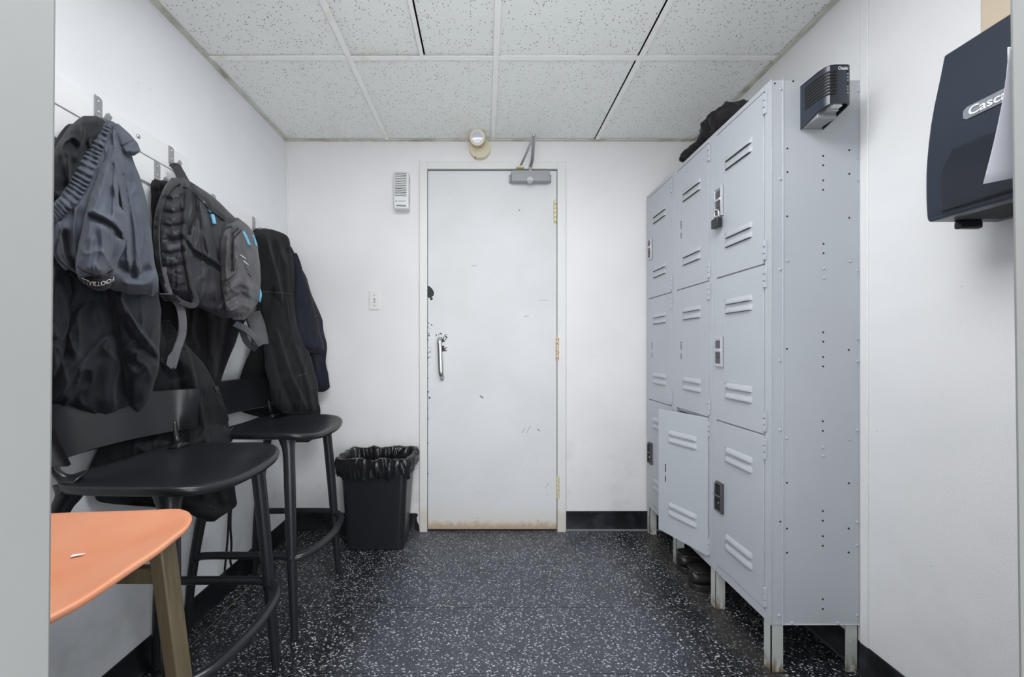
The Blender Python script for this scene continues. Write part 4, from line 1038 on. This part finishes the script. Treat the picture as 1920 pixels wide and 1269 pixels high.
# right hand jackets
nj = gr('navy_jacket', 590, 735, -.95, 'dark navy jacket hanging in the far corner behind the black fleece', 'jacket')
njb = garment('body', [(462, 536, 546, -1.13, -1.10, .0), (484, 536, 556, -1.12, -1.06, .02), (520, 538, 574, -1.10, -1.02, .03), (560, 540, 588, -1.08, -.98, .04), (600, 544, 605, -1.06, -.93, .05), (640, 548, 611, -1.05, -.91, .05), (680, 550, 612, -1.04, -.905, .04), (728, 556, 620, -1.03, -.885, .03), (735, 562, 606, -1.02, -.92, .01)], NAVY, nj, nu=60, nv=110, wr=(.006, 14, 60), seed=81, folds=[([(560, 500), (585, 590), (596, 650)], 4, -.014), ([(572, 520), (594, 590), (604, 650)], 4, .014), ([(590, 668), (598, 720)], 6, .012)])
tN = tree(njb)
garment('sleeve', [(474, 540, 556, -1.06, -1.03, .0), (520, 546, 573, -1.03, -.97, .03), (560, 547, 585, -1.01, -.94, .04), (600, 548, 596, -.99, -.925, .04), (640, 553, 604, -.97, -.905, .04), (657, 566, 606, -.95, -.90, .03), (662, 582, 605, -.945, -.905, .0)], NAVY, nj, nu=36, nv=70, wr=(.005, 12, 50), seed=85)
fl = gr('fleece_hoodie', 540, 770, -.98, 'thick black fleece hoodie draped down onto the far stool', 'jacket')
fb = garment('body', [(428, 480, 498, -1.13, -1.12, .0), (433, 472, 524, -1.12, -1.09, .03), (441, 470, 538, -1.11, -1.07, .05), (480, 472, 549, -1.10, -1.03, .06), (520, 476, 552, -1.09, -1.01, .07), (560, 480, 553, -1.08, -1.0, .07), (600, 478, 555, -1.08, -.985, .06), (635, 473, 558, -1.08, -.97, .06), (660, 468, 578, -1.08, -.94, .05), (700, 452, 590, -1.09, -.93, .04), (745, 442, 597, -1.10, -.925, .03), (772, 446, 600, -1.10, -.925, .02), (790, 520, 600, -1.06, -.925, .02), (812, 548, 598, -1.0, -.93, .01), (829, 553, 578, -1.0, -.96, .0)], FLEECE, fl, nu=110, nv=150, wr=(.007, 20, 90), seed=91,
        folds=[([(498, 440), (520, 520), (545, 640), (575, 760)], 8, .020, 1), ([(520, 450), (536, 500), (540, 550)], 6, .012), ([(510, 550), (530, 640), (560, 740)], 7, -.018), ([(548, 470), (556, 560), (562, 650), (586, 760)], 6, .016), ([(490, 560), (512, 660), (530, 740)], 9, .014), ([(536, 470), (552, 478)], 6, -.012)])
tf = tree(fb)
seam('seam', tf, [(486, 546), (515, 548), (545, 551), (563, 556)], .0022, STRAPM, fl, 0)
seam('seam', tf, [(546, 476), (549, 520), (551, 600)], .0018, JACK, fl, 0)
slv = garment('sleeve', [(500, 505, 548, -1.10, -1.03, .02), (560, 500, 552, -1.05, -.995, .06), (610, 497, 556, -1.02, -.965, .065), (650, 495, 576, -.985, -.935, .065), (690, 497, 589, -.95, -.90, .055), (730, 506, 596, -.935, -.885, .05), (765, 520, 601, -.93, -.875, .045), (775, 532, 600, -.93, -.88, .01)], FLEECE, fl, nu=60, nv=90, wr=(.006, 16, 60), seed=95, thick=.02,
        folds=[([(520, 620), (545, 700), (575, 765)], 6, .014, 1), ([(512, 650), (530, 720), (550, 768)], 6, -.014), ([(555, 650), (578, 720), (586, 768)], 5, .012)])
seam('seam', tree(slv), [(556, 706), (574, 700)], .0018, STRAPM, fl, 0, 8)
seam('pocket', tree(slv), [(575, 735), (580, 733), (592, 738), (594, 765)], .0014, JACK, fl, 0, 14)

# ------------------------------------------------------------ stools
def stool(cx, cy, label, shell, legm, square=False, name='bar_stool', sz=.745, cat='stool'):
    r = tag(root(name, (cx, cy, 0)), label, cat)
    T = lambda x, y, z: (cx + x, cy + y, z)
    nA, nR = 64, 14
    def edge(a):
        # rounded trapezoid, front (+x) wider and bowed
        e = 4.6
        c_, s_ = math.cos(a), math.sin(a); rad = (abs(c_) ** e + abs(s_) ** e) ** (-1 / e)
        x, y = c_ * rad, s_ * rad
        X = .186 * x + .010 + .014 * max(0, x) * (1 - y * y); Y = y * (.203 - .012 * (1 - (x + 1) / 2))
        return X, Y
    def zt_(x, y, q):
        sag = -.016 * (1 - q ** 2) * (1 if not square else .8)
        return sz + sag + (.012 * (y / .2) ** 2) + (-.014 * max(0, (x - .08) / .13) ** 2) + .02 * max(0, (-x - .1) / .1) ** 2
    m = MB(T); rings = []; th = .022 if not square else .010
    rings = []
    prof_ = [(0.02, 0), (.15, 0), (.3, 0), (.45, 0), (.6, 0), (.75, 0), (.88, 0), (.95, 0), (.985, -.002), (1.0, -.007), (.998, -.013), (.985, -th), (.93, -th - .003), (.8, -th - .002), (.6, -th), (.3, -th), (.02, -th)]
    for q, dz in prof_:
        ring = []
        for k in range(nA):
            X, Y = edge(2 * math.pi * k / nA); x = .014 + (X - .014) * q; y = Y * q
            ring.append((x, y, zt_(x, y, q) + dz))
        rings.append(ring)
    m.loft(rings); m.build('seat', shell, r, smooth=True)
    if not square:
        for sx, sy in ((1, -1), (1, 1), (-1, -1), (-1, 1)):
            if sx > 0:
                path = [(.102, sy * .152, sz - .012), (.105, sy * .158, sz - .03), (.112, sy * .164, sz - .075), (.122, sy * .174, .52), (.136, sy * .187, .28), (.152, sy * .198, 0.001)]
                rad = [.040, .028, .0205, .0195, .017, .0125]
            else:
                path = [(-.140, sy * .142, sz - .008), (-.143, sy * .148, sz - .03), (-.156, sy * .160, sz - .075), (-.192, sy * .172, .52), (-.228, sy * .186, .28), (-.250, sy * .198, 0.001)]
                rad = [.034, .024, .018, .0175, .0155, .012]
            ps = cat_path(path, 24); rs = [float(q[0]) for q in cat_path([(q,) for q in rad], 24)]
            m = MB(T); m.tube(ps, rs, 14, up=(0, 1, 0)); m.build('leg', legm, r, smooth=40)
        # curved footrest between the front legs
        m = MB(T); yy = [-.186, -.17, -.12, 0, .12, .17, .186]; xx = [.135, .165, .196, .212, .196, .165, .135]
        m.tube(cat_path([(x, y, .29) for x, y in zip(xx, yy)], 28), [.021] + [.014] * 27 + [.021], 12, up=(0, 0, 1)); m.build('footrest', legm, r, smooth=True)
        for sy in (-1, 1):
            m = MB(T); pts = cat_path([(.138, sy * .187, .292), (.10, sy * .186, .298), (-.02, sy * .186, .299), (-.18, sy * .185, .298), (-.226, sy * .185, .290)], 20)
            m.tube(pts, [.024, .019, .0155] + [.0135] * 15 + [.0155, .019, .024], 10, flat=(.8, 1), up=(0, 0, 1)); m.build('stretcher', legm, r, smooth=True)
        # backrest and its posts
        for sy in (-1, 1):
            m = MB(T); m.tube(cat_path([(-.132, sy * .150, sz + .0), (-.146, sy * .160, sz + .018), (-.156, sy * .166, sz + .04), (-.164, sy * .170, sz + .085)], 14), [.034, .025, .019, .015, .012, .010, .009, .0085, .008, .008, .008, .008, .008, .008, .008], 12, up=(0, 1, 0)); m.build('back_post', legm, r, smooth=True)
        m = MB(T); n = 36; rings = []
        for k in range(n + 1):
            t = k / n * 2 - 1; y = .219 * math.sin(t * 1.25) / math.sin(1.25); x = -.218 + .108 * (1 - math.cos(t * 1.25)) / (1 - math.cos(1.25))
            nx, ny = math.cos(t * .6), -math.sin(t * .6)
            zlo, zhi = sz + .048 + .004 * t * t, sz + .190 - .004 * t * t; end = abs(t)
            sh_ = .014 * max(0, (end - .85) / .15)
            ring = []
            lean = .018
            thk = .007 + .003 * (1 - end)
            for s_, z in ((1, zlo + .004), (1, (zlo + zhi) / 2), (1, zhi - .003), (.3, zhi), (-.7, zhi - .003), (-1, (zlo + zhi) / 2), (-.7, zlo + .002), (.3, zlo)):
                zz = (z - zlo) / (zhi - zlo)
                ring.append((x + nx * thk * s_ - lean * (zz - .3) , y + ny * thk * s_ - math.copysign((1 - zz) * .034 * max(0, (end - .7) / .3), t), z))
            rings.append(ring)
        m.loft(rings); m.build('backrest', shell, r, smooth=50)
    return r
stool(-.852, 1.015, 'black plastic bar stool with curved backrest, the near one against the left wall', PLAST, PLAST)
stool(-.852, 1.530, 'black plastic bar stool with curved backrest, the far one under the black hoodie', PLAST, PLAST)

# orange shell stool by the doorway
ox, oy = -.705, .512; sz = .752
r = tag(root('orange_stool', (ox, oy, 0)), 'orange seat stool on olive wooden legs beside the doorway at lower left', 'stool')
outline = [(98, 1152), (150, 1124), (200, 1092), (250, 1058), (300, 1025), (335, 998), (352, 984), (360, 970), (357, 960), (345, 954), (325, 952), (250, 955), (180, 957), (98, 960)]
def zplane(px, py, z):
    Y = (H - z) * F / (py - CY); return ((px - CX) * Y / F, Y)
pl = [zplane(a, b, sz) for a, b in outline]
pl += [(-.90, .69), (-.905, .60), (-.905, .45), (-.87, .372), (-.80, .362), (-.62, .362), (-.53, .372)]
pl2 = [tuple(q) for q in cat_path(pl + [pl[0]], 120)][:-1]
cx_ = sum(p_[0] for p_ in pl2) / len(pl2); cy_ = sum(p_[1] for p_ in pl2) / len(pl2)
m = MB(); rings = []
for q, dz in ((.02, 0), (.2, 0), (.4, 0), (.6, 0), (.8, 0), (.92, 0), (.975, 0), (.995, -.0015), (1, -.004), (.997, -.008), (.985, -.011), (.9, -.013), (.5, -.013), (.02, -.013)):
    rings.append([(cx_ + (x - cx_) * q, cy_ + (y - cy_) * q, sz - .020 * (1 - q * q) + dz) for x, y in pl2])
m.loft(rings); m.build('seat', ORANGE, r, smooth=True)
def sqleg(top, bot, w0, w1, name='leg'):
    m = MB(); rings = []
    for t in (0, .33, .66, 1):
        c = Vector(top).lerp(Vector(bot), t); w_ = w0 + (w1 - w0) * t; d_ = w_ * .62
        rings.append([(c.x - w_ / 2, c.y - d_, c.z), (c.x + w_ / 2, c.y - d_, c.z), (c.x + w_ / 2, c.y + d_, c.z), (c.x - w_ / 2, c.y + d_, c.z)])
    m.loft(rings); return m.build(name, WOOD, r, bevel=.004, seg=3)
sqleg((-.585, .655, .722), (-.535, .70, 0), .026, .024); sqleg((-.585, .41, .722), (-.545, .385, 0), .026, .024)
sqleg((-.85, .655, .722), (-.895, .70, 0), .026, .024); sqleg((-.85, .41, .722), (-.895, .385, 0), .026, .024)
for a, b in (((-.585, .662, .655), (-.855, .662, .655)), ((-.585, .405, .655), (-.855, .405, .655)), ((-.852, .41, .655), (-.852, .655, .655))):
    m = MB(); a = Vector(a); b = Vector(b)
    if abs(a.x - b.x) > .1: m.box((b.x, a.y - .008, a.z - .014), (a.x, a.y + .008, a.z + .014))
    else: m.box((a.x - .008, a.y, a.z - .013), (a.x + .008, b.y, a.z + .013))
    m.build('rail', WOOD, r, bevel=.002)
m = MB(); q0 = zplane(145, 1042, sz - .018); m.tube([(q0[0] - .006, q0[1] - .002, sz - .0165), (q0[0] + .008, q0[1] + .004, sz - .0165)], [.004, .0015], 6, flat=(1, .3)); m.build('white_fleck', PAPER, r)

# ------------------------------------------------------------ bin
bx, by = -.585, 1.995
bn_ = tag(root('waste_bin', (bx, by, 0)), 'black rectangular plastic waste bin with a crumpled black liner beside the door', 'bin')
def rrect(hx, hy, rad, z, n=12, cx=bx, cy=by):
    out = []
    for q, (sx, sy) in enumerate(((1, 1), (-1, 1), (-1, -1), (1, -1))):
        for k in range(n):
            a = math.pi / 2 * (q + k / (n - 1)); out.append((cx + sx * (hx - rad) + rad * math.cos(a), cy + sy * (hy - rad) + rad * math.sin(a), z))
    return out
m = MB()
Hb = .478
prof_ = [(.138, .072, .001), (.150, .084, .006), (.152, .086, .02), (.178, .108, Hb - .03), (.183, .113, Hb - .028), (.186, .115, Hb), (.180, .110, Hb), (.172, .104, Hb - .03), (.145, .08, .03)]
m.loft([rrect(hx, hy, .035, z) for hx, hy, z in prof_]); m.build('body', PLAST, bn_, smooth=45)
m = MB(); rings = []; n_ = 80
def rr_pt(hx, hy, rad, t):
    pts = rrect(hx, hy, rad, 0, 12); k = t * len(pts); i = int(k) % len(pts); j = (i + 1) % len(pts); f_ = k - int(k)
    return Vector(pts[i]).lerp(Vector(pts[j]), f_)
NL = 260
stg = [(.150, .08, .25), (.160, .090, .35), (.168, .098, .43), (.176, .106, .475), (.183, .112, .492), (.190, .118, .494), (.196, .122, .480), (.197, .124, .46), (.196, .123, .44), (.194, .121, .42), (.191, .118, .405), (.187, .114, .40)]
# resample perimeter evenly
base = rrect(.19, .118, .035, 0, 12); per = [0]
for i in range(len(base)): per.append(per[-1] + (Vector(base[(i + 1) % len(base)]) - Vector(base[i])).length)
def at_(hx, hy, s_):
    pts = rrect(hx, hy, .035, 0, 12); d = s_ * per[-1]; i = max(k for k in range(len(base)) if per[k] <= d + 1e-9); f_ = (d - per[i]) / max(1e-9, per[i + 1] - per[i])
    return Vector(pts[i]).lerp(Vector(pts[(i + 1) % len(pts)]), f_)
for si, (hx, hy, z) in enumerate(stg):
    ring = []
    for k in range(NL):
        s_ = k / NL; p_ = at_(hx, hy, s_); nrm = Vector((p_.x - bx, (p_.y - by) * 1.6, 0)).normalized(); an = s_ * 2 * math.pi
        nv_ = Vector((math.cos(an) * 3, math.sin(an) * 3, si * .25))
        w_ = noise.noise(nv_ * 3.2) * .010 + noise.noise(Vector((math.cos(an) * 16, math.sin(an) * 16, si * .5))) * .011
        outer = si >= 5
        zz = z + noise.noise(nv_ * 1.5 + Vector((4, 0, 0))) * (.012 if si < 6 else .03 * (si - 5) / 4)
        off = abs(w_) * 1.1 + .002 if outer else -abs(w_) * 1.3
        ring.append(tuple(p_ + nrm * off + Vector((0, 0, zz))))
    rings.append(ring)
inner = [(x, y, z) for x, y, z in rings[0]]
m.loft(rings, cap=False)
m.add([(bx, by, .12)] + rings[0], [(0, 1 + k, 1 + (k + 1) % NL) for k in range(NL)])
lo = m.build('liner', LINER, bn_, smooth=60)
